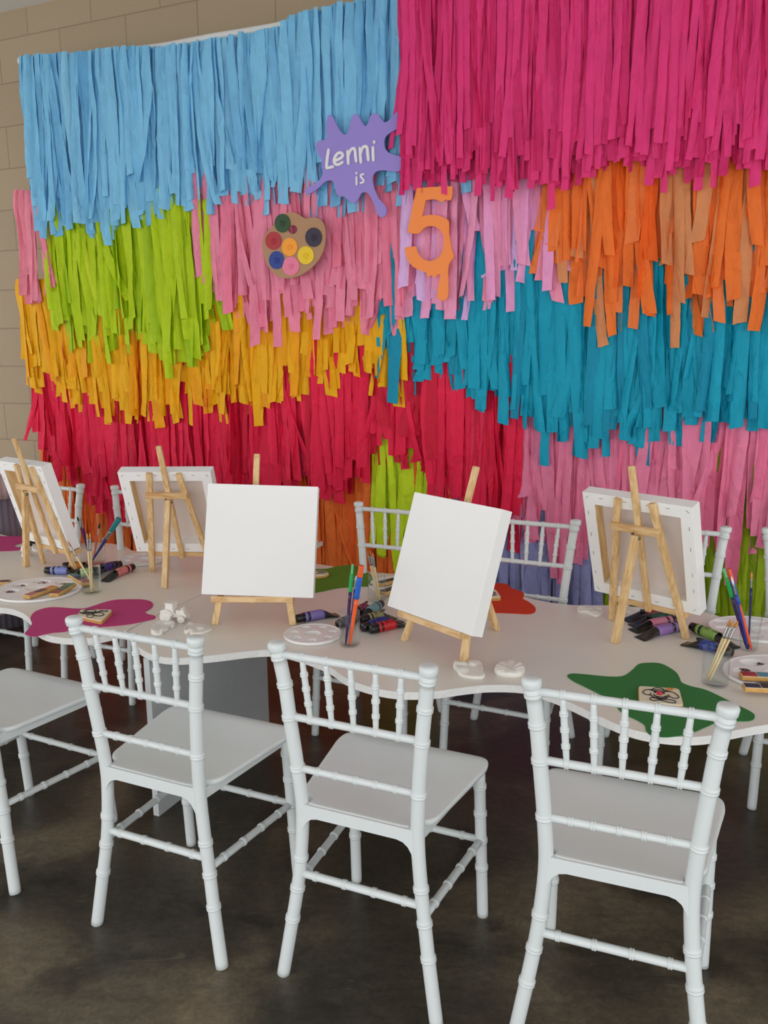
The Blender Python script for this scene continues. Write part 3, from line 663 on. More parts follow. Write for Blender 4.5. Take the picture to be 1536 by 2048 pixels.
B_ = [(90, 20, 40), (30, 26, 30), (150, 40, 50), (220, 210, 200)]
sprinkles('dark red sprinkles in the left well of the left oval palette', P1, -.35, ow[0][:2], B_, 12, 1)
sprinkles('maroon sprinkles in the front left well of the left oval palette', P1, -.35, ow[1][:2], [(110, 16, 50), (90, 20, 40)], 16, 2)
sprinkles('mixed dark sprinkles heaped in the rear left well of the oval palette', P1, -.35, ow[2][:2], B_, 40, 3)
sprinkles('pastel sprinkles in the rear middle well of the left oval palette', P1, -.35, ow[3][:2], [(190, 150, 90), (200, 90, 100), (150, 170, 110)], 14, 4)
sprinkles('black and red sprinkles behind the red iced cookie at right', P5, 0, (-.075, .035), [(30, 26, 28), (150, 30, 36), (60, 30, 30)], 34, 5)
sprinkles('green and red sprinkles on the palette at the right edge', P5, 0, (-.02, .06), [(90, 120, 50), (180, 30, 60), (20, 50, 36)], 30, 6)

def square_cookie(label, px, lines, extra=None, h=.010, rgb=None):
    q = [at(p[0], p[1], TZ+h+.0016) for p in px]; c = sum(q, V((0, 0, 0)))/4
    t = thing('iced_cookie', label, 'cookie', (c.x, c.y, TZ+.0016))
    loc = [(p.x-c.x, p.y-c.y) for p in q]
    rnd_ = []
    for i in range(4):
        p0, p1, p2 = V(loc[i-1]), V(loc[i]), V(loc[(i+1) % 4])
        a_, b_ = p1.lerp(p0, .12), p1.lerp(p2, .12)
        for k in range(5): u = k/4; rnd_.append(tuple(a_*(1-u)**2+p1*2*u*(1-u)+b_*u*u))
    mb = MB(); prism(mb, rnd_, 0, h-.002); mb.build('biscuit', M['biscuit'], t)
    mb = MB(); prism(mb, [(x*.97, y*.97) for x, y in rnd_], h-.002, h+.0008); mb.build('cream_icing', M['cream'], t, bevel=.0008)
    def uv(u, v_):
        a_ = V(loc[0]).lerp(V(loc[1]), u); b_ = V(loc[3]).lerp(V(loc[2]), u); p = a_.lerp(b_, v_); return V((p.x, p.y, h+.0014))
    mb = MB()
    for ln in lines: tube(mb, cr([uv(*p) for p in ln], False, 5), .0011, 8)
    mb.build('piped_outline', M['ink'], t)
    if extra: extra(t, uv)
    return t
def circ(cx, cy, rx, ry, n=12, a0=0, a1=2*pi): return [(cx+rx*cos(a0+(a1-a0)*k/n), cy+ry*sin(a0+(a1-a0)*k/n)) for k in range(n+1)]
fl = [circ(.36, .22, .17, .14), circ(.33, .24, .20, .17), circ(.70, .52, .17, .15), circ(.68, .52, .2, .17), circ(.48, .80, .11, .17), circ(.22, .55, .18, .09), circ(.47, .45, .07, .07, 8),
      [(.15, .5), (.4, .42), (.6, .3), (.8, .2)], [(.62, .22), (.7, .12), (.76, .2), (.68, .26)], [(.78, .2), (.86, .12), (.9, .2), (.82, .24)], [(.3, .7), (.45, .5), (.6, .7)], [(.1, .62), (.3, .5), (.5, .42)]]
square_cookie('square cookie piped with a black flower on the magenta mat', s3([(885, 872), (1240, 874), (1115, 1002), (838, 942)], 5.486, 0, 1060), fl)
cl = [  # plain clown face: hat, hair, cheeks, mouth, bow tie
    circ(.50, .25, .22, .045), circ(.48, .24, .15, .17, 8, pi, 2*pi),
    [(.30, .22), (.18, .26), (.12, .36), (.10, .46), (.16, .55), (.24, .58), (.28, .52)], [(.68, .24), (.82, .30), (.90, .42), (.93, .55), (.86, .64), (.76, .62), (.72, .54)],
    circ(.49, .50, .21, .25, 14, -.2, pi+.2), [(.34, .52), (.42, .62), (.55, .64), (.66, .52)], [(.36, .56), (.45, .70), (.58, .70), (.66, .54)],
    [(.36, .34), (.42, .34)], [(.36, .38), (.42, .38)], [(.56, .36), (.62, .36)], [(.56, .40), (.62, .40)],
    [(.48, .80), (.30, .72), (.26, .84), (.34, .90), (.48, .84), (.70, .92), (.82, .90), (.80, .78), (.64, .76), (.48, .80)]]
def nose(t, uv):
    p = uv(.49, .46); mb = MB(); lathe(mb, [(.0062, 0), (.0060, .0025), (.0045, .0048), (.002, .006), (0, .0063)], 20, p); mb.build('red_nose', col((206, 32, 66), .3), t)
    mb = MB()
    for k in range(7):
        a = k*.9; c = uv(.76+.05*cos(a), .13+.07*sin(a)); tube(mb, [c, c+V((.003*cos(a), .003*sin(a), .002))], .0015, 6)
    mb.build('orange_flower', col((226, 140, 30), .5), t)
square_cookie('square cookie piped with a plain clown face and red nose', s3([(142, 1030), (585, 1060), (635, 1245), (148, 1195)], 5.37, 1250, 1180), cl, nose)
square_cookie('square cookie with black piping on the orange-red mat', s3([(800, 925), (975, 932), (1012, 985), (830, 990)], 3.339, 700, 900), [circ(.6, .5, .22, .25), [(.4, .3), (.8, .3), (.85, .7), (.5, .75), (.4, .3)], [(.2, .5), (.4, .45)]])
p = at(637, 1153, TZ); t = thing('round_cookie', 'round cookie with black piping on the grass green mat', 'cookie', (p.x, p.y, TZ+.0016))
mb = MB(); lathe(mb, [(0, 0), (.034, 0), (.036, .003), (.0345, .008), (0, .008)], 36); mb.build('biscuit', M['biscuit'], t)
mb = MB(); lathe(mb, [(.033, .008), (.0325, .0098), (.03, .0106), (0, .0106)], 36); mb.build('cream_icing', M['cream'], t)
mb = MB()
for ln in ([(-.02, .012), (0, .018), (.02, .012), (.028, .002)], [(0, 0), (.01, .008), (.02, 0), (.024, -.01)], [(-.01, -.012), (.006, -.006), (.016, -.014)]): tube(mb, cr([V((x, y, .0112)) for x, y in ln], False, 5), .0012, 8)
mb.build('piped_outline', M['ink'], t)

# ------------------------------------------------------------------ plaster figures
def relief(name, label, px, hf, hgt=.012, n=64, k=4, z0=0, nr=16):
    pts = cr([at(*p).xy.to_3d() for p in px], True, k); c = sum(pts, V((0, 0, 0)))/len(pts); pts = [p-c for p in pts]; n = len(pts)
    vs = [(p.x, p.y, 0) for p in pts]; vs += [(p.x*1.0, p.y*1.0, hgt*.35) for p in pts]
    fs = [(k_, (k_+1) % n, n+(k_+1) % n, n+k_) for k_ in range(n)]+[tuple(range(n-1, -1, -1))]
    R_ = max(p.length for p in pts)
    for i in range(nr):
        s_ = (1-(i+.5)/nr); s_ = s_ if i else .955
        for p in pts:
            q = p*s_; vs.append((q.x, q.y, hgt*(.42+.58*hf(q.x/R_, q.y/R_, s_, atan2(p.y, p.x)))))
    for i in range(nr):
        a = n*(1+i); b = n*(2+i)
        for k_ in range(n): fs.append((a+k_, a+(k_+1) % n, b+(k_+1) % n, b+k_))
    vs.append((0, 0, hgt*(.42+.58*hf(0, 0, 0, 0)))); e = n*(nr+1); fs += [(e+k_, e+(k_+1) % n, len(vs)-1) for k_ in range(n)]
    mb = MB(); mb.add(vs, fs); o = mb.build(name, M['plaster'], loc=(c.x, c.y, TZ)); return setp(o, label, 'plaster figure', 'white plaster figures to paint')
def lump(seed, n=7):
    r_ = random.Random(seed); B = [(r_.uniform(-.75, .75), r_.uniform(-.6, .6), r_.uniform(.15, .34), r_.uniform(.5, 1)) for _ in range(n)]
    def f(x, y, s, a):
        v = .25*(1-s)**.5
        for bx, by, br, bh in B:
            d_ = hypot(x-bx, y-by)/br
            if d_ < 1: v = max(v, bh*sqrt(1-d_*d_))
        return v
    return f
relief('plaster_figure', 'lumpy white plaster figure in front of the plaster tractor', s3([(190, 750), (200, 700), (240, 640), (290, 580), (380, 550), (500, 570), (590, 595), (598, 625), (560, 655), (490, 650), (480, 690), (400, 730), (380, 765), (300, 782), (230, 775)], 8.533, 280, 1180), lump(3), .016)
relief('plaster_figure', 'white plaster figure just right of the plaster tractor', s3([(755, 745), (770, 680), (800, 610), (900, 590), (1040, 600), (1130, 620), (1220, 680), (1210, 705), (1120, 740), (1030, 765), (880, 775), (850, 745), (800, 755)], 8.533, 280, 1180), lump(8), .015)
relief('plaster_figure', 'white plaster bird-like figure at the foot of the turned canvas easel', s3([(1090, 165), (1110, 155), (1150, 150), (1180, 128), (1220, 122), (1250, 140), (1262, 165), (1262, 195), (1275, 215), (1255, 230), (1190, 228), (1130, 215), (1110, 190)], 2.898, 530, 1280), lump(14, 9), .018)
relief('plaster_shell', 'white plaster scallop shell near the table front edge', s3([(1328, 185), (1345, 160), (1385, 143), (1430, 140), (1475, 150), (1500, 170), (1505, 190), (1485, 215), (1430, 222), (1370, 215), (1340, 205)], 2.898, 530, 1280), lambda x, y, s, a: (1-s*s)**.5*.70+.42*abs(cos((atan2(y+.75, x+.1))*9))*min(1, s*1.6)*(1-s*.5), .019, k=8, nr=24)
relief('plaster_figure', 'white plaster bar-shaped figure on the far side, left of the right easel', s3([(188, 1085), (215, 1072), (290, 1075), (345, 1092), (357, 1110), (350, 1130), (310, 1140), (250, 1122), (190, 1108)], 3.413, 1100, 900), lump(21, 9), .014)
relief('plaster_figure', 'low white plaster figure behind the tubes under the right easel', s3([(520, 1100), (560, 1085), (620, 1090), (650, 1105), (640, 1122), (580, 1128), (530, 1120)], 3.413, 1100, 900), lump(5), .012)
relief('plaster_figure', 'low white plaster figure between the legs of the far left easel', s3([(300, 905), (340, 885), (420, 880), (475, 905), (450, 938), (380, 946), (310, 940)], 4.655, 0, 900), lump(12), .012)
# tall small white figure
p = at(53, 1112); mb = MB(); lathe(mb, [(0, 0), (.016, 0), (.017, .006), (.014, .010), (.015, .022), (.017, .030), (.013, .040), (.006, .043), (0, .043)], 24)
for k in range(5): lathe(mb, [(.006, 0), (.007, .006), (.003, .012), (0, .013)], 12, (.012*cos(k*1.26), .012*sin(k*1.26), .02))
setp(mb.build('plaster_figure', M['plaster'], loc=(p.x, p.y, TZ)), 'upright little white plaster figure behind the far left easel leg', 'plaster figure', 'white plaster figures to paint')
p = at(66, 1089); mb = MB(); t = thing('black_jar', 'black jar behind the far left easel', 'jar', (p.x, p.y, TZ))
lathe(mb, [(0, 0), (.026, 0), (.027, .004), (.027, .058), (.024, .064), (0, .064)], 28); mb.build('jar_body', M['black'], t)
mb = MB(); lathe(mb, [(.0245, .060), (.0255, .062), (.0255, .074), (.024, .076), (0, .076)], 28); mb.build('lid', M['black'], t)
# tractor
a = at(333, 1244); b = at(370, 1247); d_ = b-a; t = thing('plaster_tractor', 'white plaster toy tractor right of the magenta mat', 'toy tractor', (a.x, a.y, TZ), atan2(d_.y, d_.x), 'white plaster figures to paint')
pm = M['plaster']; mb = MB(); box(mb, (.030, .016, .018), (.052, .020, .012)); box(mb, (.038, .016, .027), (.026, .018, .014)); mb.build('tractor_body', pm, t, bevel=.002)
mb = MB(); vs = [(-.006, 0, .022), (.022, 0, .022), (.019, .002, .052), (-.002, .002, .052), (-.006, .032, .022), (.022, .032, .022), (.019, .030, .052), (-.002, .030, .052)]
mb.add(vs, [(0, 1, 2, 3), (4, 7, 6, 5), (0, 4, 5, 1), (3, 2, 6, 7), (0, 3, 7, 4), (1, 5, 6, 2)], 0, False); box(mb, (.009, .016, .053), (.028, .034, .003)); mb.build('cab', pm, t, bevel=.0015)
for x, y, r, w_ in ((0, -.004, .0165, .011), (0, .036, .0165, .011), (.045, -.001, .0105, .008), (.045, .033, .0105, .008)):
    mb = MB(); s_ = -1 if y < .01 else 1
    lathe(mb, [(0, -w_/2), (r*.9, -w_/2), (r, -w_/4), (r, w_/4), (r*.9, w_/2), (r*.62, w_/2), (r*.58, w_/2-.0015), (r*.3, w_/2-.0015), (r*.25, w_/2+.001), (0, w_/2+.001)], 28)
    mb.xf(Matrix.Translation((x, y, r)) @ Matrix.Rotation(pi/2 if s_ < 0 else -pi/2, 4, 'X')); mb.build('wheel', pm, t)
mb = MB(); 
for s_ in (-1, 1): lathe(mb, [(.003, 0), (.0036, .003), (.002, .007), (0, .008)], 12, (.044, .016+s_*.006, .033))
mb.build('lamps', pm, t)
mb = MB()
for s_ in (-1, 1):
    y = .016+s_*.020; path = [(.0+.0185*cos(th), y, .0165+.0185*sin(th)) for th in [pi*.08*k+.2 for k in range(10)]]; tube(mb, path, .003, 8)
mb.build('mudguards', pm, t)

# ------------------------------------------------------------------ backdrop: frame, garlands, signs
DR = Matrix.Translation((0, DROP_Y, 0)) @ Matrix.Rotation(WA, 4, 'Z')
pl, pr_ = hang(38, 116), hang(800, -4)
fr = thing('backdrop_frame', 'white pipe frame showing along the top of the blue streamers', 'frame', (0, DROP_Y, 0), WA)
pipe = mat('white_pipe', (232, 232, 230), .35)
mb = MB(); sl = (pr_.z-pl.z)/(pr_.x-pl.x)
pp = [hang(x, y+5, .0) for x, y in ((40, 118), (150, 110), (245, 99), (330, 88), (420, 71), (500, 58), (560, 47), (640, 26), (700, 11), (800, -12))]
tube(mb, cr([(p.x, .0, p.z) for p in pp]+[(pr_.x+1.6, .0, pp[-1].z+.03)], False, 4), .0165, 14); mb.build('top_pipe', pipe, fr)
for x in (pl.x+.012, pr_.x+1.6):
    mb = MB(); tube(mb, [(x, .055, 0), (x, .055, pl.z+(x-pl.x)*sl-.006)], .016, 14); lathe(mb, [(.10, 0), (.10, .006), (.02, .01), (0, .01)], 24, (x, .055, 0)); mb.build('upright', pipe, fr)
mb = MB()
for px_ in (247, 462):
    q = hang(px_, 98-(px_-247)*.159); tube(mb, [(q.x+.021*0, .02+.0195*cos(a), q.z-.008+.0195*sin(a)) for a in [k*.4 for k in range(17)]], .003, 6)
mb.build('cable_ties', M['black'] if 0 else col((40, 40, 42), .5), fr)
# netting that carries the lower rows
mb = MB()
for k in range(12):
    z_ = .35+k*.19; tube(mb, [(pl.x, .045, z_), (pr_.x+1.6, .045, z_)], .0022, 5)
mb.build('cross_cord', col((60, 58, 60), .7), fr)

def strip(mb, rnd, u0, zt, zb, w, y0, mi=0, seg=None, wild=1.0):
    L = zt-zb; n = seg or max(7, int(L/.034)); 
    drift = wild*rnd.gauss(0, .070 if rnd.random() < .13 else .026)*min(1, L/.5); p1, p2, p3 = rnd.uniform(0, 6.28), rnd.uniform(0, 6.28), rnd.uniform(0, 6.28)
    A1 = rnd.uniform(.001, .009); tw0 = rnd.gauss(0, .35); tw = rnd.gauss(0, .6); curl = rnd.uniform(-.28, .28)*w; sl = rnd.uniform(-.3, .3)*w
    yk = rnd.uniform(-.006, .006); vs = []; ruf = rnd.uniform(.0006, .0022)
    for i in range(n+1):
        t = i/n; z = zt-L*t
        x = u0+drift*t*t+A1*sin(p1+t*L*7); y = y0+yk*t+.004*sin(p2+t*L*9)-.006*sin(pi*min(1, t*3))
        ang = tw0+tw*sin(p3+t*L*3.2)*(.4+.6*t); ww = w*(.62+.38*min(1, t*5))*(1+.05*sin(p1+t*L*15))
        c_, s_ = cos(ang), sin(ang)
        for j, q in enumerate((-.5, -.18, .18, .5)):
            zz = z+(sl*q if i == n else 0)+rnd.uniform(-.001, .001); bend = curl*(1-4*q*q)+ruf*sin(p2+q*9+t*L*23)
            e = rnd.uniform(-.0012, .0012)
            vs.append((x+q*ww*c_-bend*s_+e, y+q*ww*s_*.7+bend*c_+e, zz))
    fs = [(i*4+j, i*4+j+1, i*4+4+j+1, i*4+4+j) for i in range(n) for j in range(3)]
    mb.add(vs, fs, mi)
def lerp_poly(pl_, x):
    if x <= pl_[0][0]: return pl_[0][1]
    for (x0, y0), (x1, y1) in zip(pl_, pl_[1:]):
        if x <= x1: return y0+(y1-y0)*(x-x0)/(x1-x0+1e-9)
    return pl_[-1][1]
SEED = [10]
def garland(label, x0, x1, top, bot, cols, off, w=.047, pitch=.026, layers=3, jit=.055, wild=1.0, shorter=.10, group='crepe streamer fringe rows of the backdrop'):
    """top/bot: polylines in the photograph, turned into points of the backdrop plane"""
    SEED[0] += 1; rnd = random.Random(SEED[0])
    mats = [crepe('crepe_%02x%02x%02x' % c, c) for c in cols]
    T = [(hang(x, y, off).x, hang(x, y, off).z) for x, y in top]; B = [(hang(x, y, off).x, hang(x, y, off).z) for x, y in bot]
    u0 = hang(x0, lerp_poly(top, x0), off).x; u1 = hang(x1, lerp_poly(top, x1), off).x
    g = thing('streamer_fringe', label, 'streamer fringe', (0, DROP_Y, 0), WA, None)
    mb = MB(); n = 14
    tube(mb, [(u0+(u1-u0)*k/n, -off+.012, lerp_poly(T, u0+(u1-u0)*k/n)-.006) for k in range(n+1)], .003, 6); mb.build('cord', mats[0], g)
    back = MB(); front = []
    for ly in range(layers):
        cnt = max(2, int((u1-u0)/pitch))
        if ly == 0: cnt = min(cnt, 98)
        for k in range(cnt):
            u = u0+(u1-u0)*(k+.5+rnd.uniform(-.45, .45))/cnt
            zt = lerp_poly(T, u)+rnd.uniform(-.004, .006); 
            zb = lerp_poly(B, u)+rnd.gauss(0, jit)+(rnd.uniform(0, shorter) if rnd.random() < .5 else 0) - (.02 if ly else -.01)
            zb = min(zb, zt-.15); zb = max(zb, .02)
            wi = w*rnd.uniform(.72, 1.12); mi = min(len(cols)-1, int(abs(rnd.gauss(0, .75 if len(cols) < 4 else 1.9)))) if len(cols) > 1 else 0
            y = -off+.010*ly+rnd.uniform(-.007, .007)
            if ly == 0:
                m1 = MB(); strip(m1, rnd, u, zt, zb, wi, y, wild=wild); m1.build('streamer', mats[mi], g)
            else: strip(back, rnd, u, zt, zb, wi, y, mi, wild=wild)
    o = back.build('streamer', mats, g); o['kind'] = 'stuff'; o['label'] = 'rear layers of streamers'
    return g
# rear rows first
garland('burnt orange streamer row hanging low behind the left canvases', 78, 910, [(78, 850), (910, 850)], [(78, 1180), (250, 1260), (910, 1290)], [(226, 112, 44), (214, 92, 34), (228, 132, 70)], .00, pitch=.030, layers=3)
garland('short lime streamer tuft between orange and red, above the centre back', 745, 905, [(745, 840), (905, 840)], [(745, 1100), (800, 1120), (905, 1080)], [(176, 200, 30), (150, 178, 20)], .022, pitch=.030, layers=2, jit=.09)
garland('dusky lilac-blue streamer row low behind the right chairs', 900, 1260, [(900, 960), (1260, 960)], [(900, 1290), (1260, 1300)], [(124, 126, 168), (104, 106, 150), (140, 136, 176)], .012, pitch=.028, layers=3)
garland('dark lime streamer row low at the right behind the chairs', 1215, 1620, [(1215, 860), (1620, 860)], [(1215, 1290), (1620, 1300)], [(126, 148, 16), (106, 130, 12), (144, 166, 26)], .016, pitch=.028, layers=3)
garland('bubblegum pink streamer row at lower right above the lime one', 1040, 1620, [(1040, 740), (1620, 740)], [(1045, 1060), (1090, 1110), (1150, 1120), (1230, 1040), (1330, 1030), (1400, 1070), (1460, 1090), (1620, 1070)], [(250, 140, 178), (246, 124, 164), (238, 146, 186)], .045, pitch=.026, layers=3)
garland('crimson streamer row across the left and middle, below the yellow one', 55, 1050, [(55, 640), (1050, 640)], [(55, 820), (90, 900), (150, 935), (215, 1020), (300, 1000), (430, 985), (560, 975), (680, 960), (740, 900), (820, 890), (880, 980), (950, 1010), (1045, 1050)], [(200, 24, 62), (178, 16, 48), (190, 40, 74)], .055, pitch=.024, layers=3)
garland('golden yellow streamer row under the lime and pink ones at left', 32, 800, [(32, 560), (800, 540)], [(35, 720), (90, 760), (180, 790), (260, 820), (350, 825), (430, 790), (500, 800), (560, 770), (620, 760), (700, 720), (760, 750), (800, 760)], [(250, 186, 12), (246, 168, 10), (250, 196, 50)], .078, pitch=.024, layers=3)
garland('teal streamer row across the right, below the orange one', 735, 1620, [(735, 470), (1620, 450)], [(735, 600), (770, 680), (800, 730), (860, 740), (930, 770), (1000, 820), (1100, 835), (1200, 860), (1300, 860), (1380, 830), (1450, 830), (1620, 800)], [(6, 136, 162), (6, 122, 150), (24, 146, 172)], .085, pitch=.024, layers=3)
garland('lime green streamer row under the blue one at left', 82, 425, [(82, 380), (425, 360)], [(82, 620), (150, 670), (250, 665), (300, 690), (390, 700), (425, 650)], [(156, 180, 10), (138, 168, 8), (172, 190, 34)], .105, pitch=.024, layers=3)
garland('sparse dusty pink streamers at the left edge beside the lime row', 22, 92, [(30, 380), (92, 380)], [(22, 560), (60, 600), (92, 590)], [(234, 140, 160), (222, 130, 150)], .112, pitch=.028, layers=2)
garland('rose pink streamer row behind the painted palette sign', 388, 805, [(388, 340), (805, 330)], [(388, 570), (430, 590), (480, 640), (540, 635), (590, 600), (640, 620), (700, 620), (760, 600), (805, 610)], [(252, 148, 178), (248, 132, 164), (240, 156, 182)], .112, pitch=.023, layers=3)
garland('lilac pink streamer row behind the orange number five', 800, 1120, [(800, 290), (1120, 280)], [(800, 600), (850, 590), (900, 600), (960, 590), (1010, 560), (1060, 540), (1120, 570)], [(240, 160, 196), (222, 150, 194), (248, 150, 180), (196, 160, 206)], .112, pitch=.026, layers=3, jit=.07)
garland('tangerine and tan streamer row under the hot pink one at right', 1100, 1620, [(1100, 240), (1620, 220)], [(1100, 520), (1150, 550), (1200, 560), (1300, 560), (1400, 580), (1500, 590), (1620, 570)], [(246, 122, 46), (236, 124, 62), (186, 120, 76), (250, 106, 26)], .122, pitch=.027, layers=3, jit=.075)
garland('sky blue streamer row hanging from the pipe at upper left', 36, 806, [(36, 112), (150, 104), (245, 94), (290, 92), (330, 92), (420, 78), (500, 64), (550, 54), (590, 26), (640, 14), (700, 2), (806, -20)], [(36, 420), (100, 440), (180, 450), (240, 430), (330, 420), (420, 390), (520, 385), (600, 375), (700, 380), (806, 380)], [(112, 172, 204), (100, 160, 196), (126, 182, 210)], .135, w=.046, pitch=.024, layers=4, jit=.04)
garland('short pale blue streamers peeking out below the hot pink row', 796, 975, [(796, 200), (975, 200)], [(796, 385), (850, 380), (975, 355)], [(110, 170, 205), (140, 160, 196)], .135, pitch=.05, layers=2)
garland('hot pink streamer row across the upper right, longest and densest', 803, 1640, [(803, -60), (1640, -160)], [(803, 345), (860, 335), (920, 345), (1000, 345), (1090, 350), (1160, 330), (1230, 300), (1300, 310), (1400, 320), (1640, 310)], [(198, 48, 108), (182, 34, 92), (210, 62, 122)], .185, w=.030, pitch=.0185, layers=5, jit=.035, shorter=.13, wild=.45)

def sign_plane(off): return lambda x, y: hang(x, y, off)
def flat(name, pts, thick, y0, m, parent, k=5, sharp=False, bevel=.0008, o=V((0, 0, 0))):
    q = [V((p.x, p.z, 0)) for p in pts]
    if not sharp: q = cr(q, True, k)
    mb = MB(); prism(mb, [(p.x-o.x, p.y-o.z) for p in q], y0-thick, y0, axis='y'); return mb.build(name, m, parent, bevel=bevel)
def local_thing(name, label, cat, c, off):
    w_ = DR @ V((c.x, -off, c.z)); return thing(name, label, cat, w_, WA)
o3 = lambda l: s3(l, 3.2, 480, 200)
off = .165; c = hang(716, 325, off)
t = local_thing('splat_sign', 'purple paint splat sign with white lettering on the blue streamers', 'sign', c, off)
SP = o3([(558, 250), (556, 190), (560, 130), (575, 95), (598, 110), (620, 155), (650, 205), (675, 225), (695, 205), (710, 150), (728, 100), (748, 90), (768, 112), (788, 150), (808, 168), (822, 150), (838, 105), (862, 88), (890, 98), (910, 128), (935, 145), (970, 120), (1005, 80), (1040, 65), (1060, 90), (1050, 140), (1010, 185), (960, 215), (932, 245), (928, 290), (945, 330), (985, 352), (1030, 365), (1060, 400), (1050, 440), (1000, 462), (930, 452), (880, 458), (856, 485), (854, 530), (870, 585), (895, 635), (930, 675), (942, 710), (930, 745), (905, 752), (880, 725), (862, 670), (835, 615), (810, 592), (780, 600), (758, 640), (735, 660), (705, 650), (670, 620), (640, 618), (618, 590), (612, 545), (590, 518), (550, 525), (500, 570), (450, 600), (420, 595), (425, 572), (470, 545), (515, 510), (532, 470), (525, 420), (527, 380), (500, 340), (492, 290), (510, 262)])
flat('splat_board', [hang(x, y, off) for x, y in SP], .006, 0, mat('purple_card', (152, 134, 212), .55), t, 4, o=c)
def strokes(name, lst, r, y, m, parent, o, sc):
    mb = MB()
    for ln in lst:
        q = [hang(*p, off) for p in sc(ln)]; pth = cr([V((p.x-o.x, y, p.z-o.z)) for p in q], False, 6) if len(q) > 1 else None
        if pth: tube(mb, pth, r, 10, flat=1); ends = (pth[0], pth[-1])
        else: ends = (V((q[0].x-o.x, y, q[0].z-o.z)),)
        for e in ends: lathe(mb, [(0, -r), (r*.7, -r*.7), (r, 0), (r*.7, r*.7), (0, r)], 10, e)
    return mb.build(name, m, parent)
wh = mat('white_lettering', (238, 238, 240), .5)
L1 = [[(574, 322), (570, 350), (564, 390), (562, 434), (566, 438), (585, 435), (602, 430)],
      [(614, 392), (635, 384), (658, 370), (664, 352), (650, 340), (630, 348), (614, 372), (610, 396), (620, 414), (640, 416), (662, 402)],
      [(696, 332), (698, 365), (700, 408)], [(699, 365), (706, 340), (722, 318), (738, 314), (744, 330), (746, 360), (750, 394)],
      [(774, 312), (776, 350), (780, 402)], [(777, 350), (784, 325), (798, 304), (816, 302), (822, 320), (824, 345), (828, 386)],
      [(858, 308), (858, 340), (860, 388)]]
strokes('lettering', L1, .0062, -.0085, wh, t, c, o3)['label'] = 'white handwritten word Lenni'
strokes('lettering', [[(752, 496), (752, 520), (753, 544)], [(797, 478), (784, 480), (779, 492), (788, 504), (798, 518), (794, 530), (778, 534)]], .0042, -.0085, wh, t, c, o3)['label'] = 'white word is'
strokes('letter_dot', [[(866, 272), (866, 274)]], .0064, -.0085, wh, t, c, o3); strokes('letter_dot', [[(752, 470), (752, 471)]], .0048, -.0085, wh, t, c, o3)
# number five
c = hang(858, 490, off); t = local_thing('number_sign', 'orange dripping number 5 sign on lilac streamers', 'sign', c, off)
FV = [(1136, 566), (1180, 562), (1250, 558), (1310, 555), (1362, 553), (1362, 600), (1355, 640), (1335, 645), (1322, 638), (1310, 645), (1298, 658), (1285, 650), (1265, 640), (1240, 636), (1210, 640), (1192, 642), (1184, 680), (1168, 748), (1190, 740), (1220, 736), (1258, 738), (1300, 750), (1335, 770), (1342, 790), (1340, 850), (1348, 900), (1356, 950), (1372, 1000), (1362, 1020), (1340, 1050), (1334, 1100), (1336, 1160), (1338, 1220), (1332, 1265), (1310, 1286), (1280, 1280), (1264, 1255), (1270, 1200), (1284, 1140), (1284, 1115), (1268, 1118), (1256, 1138), (1240, 1132), (1228, 1122), (1214, 1134), (1200, 1122), (1190, 1102), (1160, 1095), (1110, 1068), (1078, 1030), (1062, 980), (1060, 945), (1095, 940), (1132, 938), (1136, 960), (1150, 995), (1180, 1022), (1215, 1032), (1255, 1022), (1285, 998), (1302, 960), (1308, 910), (1302, 860), (1280, 828), (1245, 808), (1205, 808), (1175, 825), (1150, 855), (1120, 858), (1075, 848), (1092, 760), (1112, 660)]
flat('number_board', [hang(x, y, off) for x, y in o3(FV)], .006, 0, mat('orange_card', (252, 142, 66), .55), t, sharp=True, o=c)
# palette sign
c = hang(590, 492, off); t = local_thing('palette_sign', 'brown artist palette sign with seven coloured paint dots on pink streamers', 'sign', c, off)
PA = [(330, 718), (370, 728), (400, 748), (430, 760), (470, 752), (510, 762), (540, 795), (552, 850), (548, 920), (530, 985), (495, 1040), (450, 1085), (395, 1120), (335, 1140), (275, 1140), (225, 1115), (180, 1060), (155, 990), (148, 920), (165, 865), (205, 820), (240, 770), (280, 735)]
brd = cr([V((*p, 0)) for p in PA], True, 5)
hole = [(342+30*cos(a), 830+28*sin(a)) for a in [k*2*pi/20 for k in range(20)]]
# board with a real thumb hole: bridge the hole into the outline
pts = [(p.x, p.y) for p in brd]; i0 = min(range(len(pts)), key=lambda i: hypot(pts[i][0]-342, pts[i][1]-830)+(0 if pts[i][1] < 800 else 999))
j0 = min(range(20), key=lambda j: hypot(hole[j][0]-pts[i0][0], hole[j][1]-pts[i0][1]))
ring = pts[i0:]+pts[:i0+1]+[hole[(j0-k) % 20] for k in range(21)]
loc2 = [hang(x, y, off) for x, y in o3(ring)]
mb = MB(); bmq = bmesh.new()
vv = [bmq.verts.new((p.x-c.x, 0, p.z-c.z)) for p in [hang(x, y, off) for x, y in o3(pts)]]
hv = [bmq.verts.new((p.x-c.x, 0, p.z-c.z)) for p in [hang(x, y, off) for x, y in o3(hole)]]
ed = [bmq.edges.new((vv[i], vv[(i+1) % len(vv)])) for i in range(len(vv))]+[bmq.edges.new((hv[i], hv[(i+1) % 20])) for i in range(20)]
r_ = bmesh.ops.triangle_fill(bmq, use_beauty=True, edges=ed)
ex = bmesh.ops.extrude_face_region(bmq, geom=bmq.faces[:])
bmesh.ops.translate(bmq, vec=(0, -.006, 0), verts=[e for e in ex['geom'] if isinstance(e, bmesh.types.BMVert)])
bmesh.ops.recalc_face_normals(bmq, faces=bmq.faces)
me = bpy.data.meshes.new('palette_board'); bmq.to_mesh(me); bmq.free(); me.materials.append(mat('brown_card', (176, 134, 98), .6, var=.03))
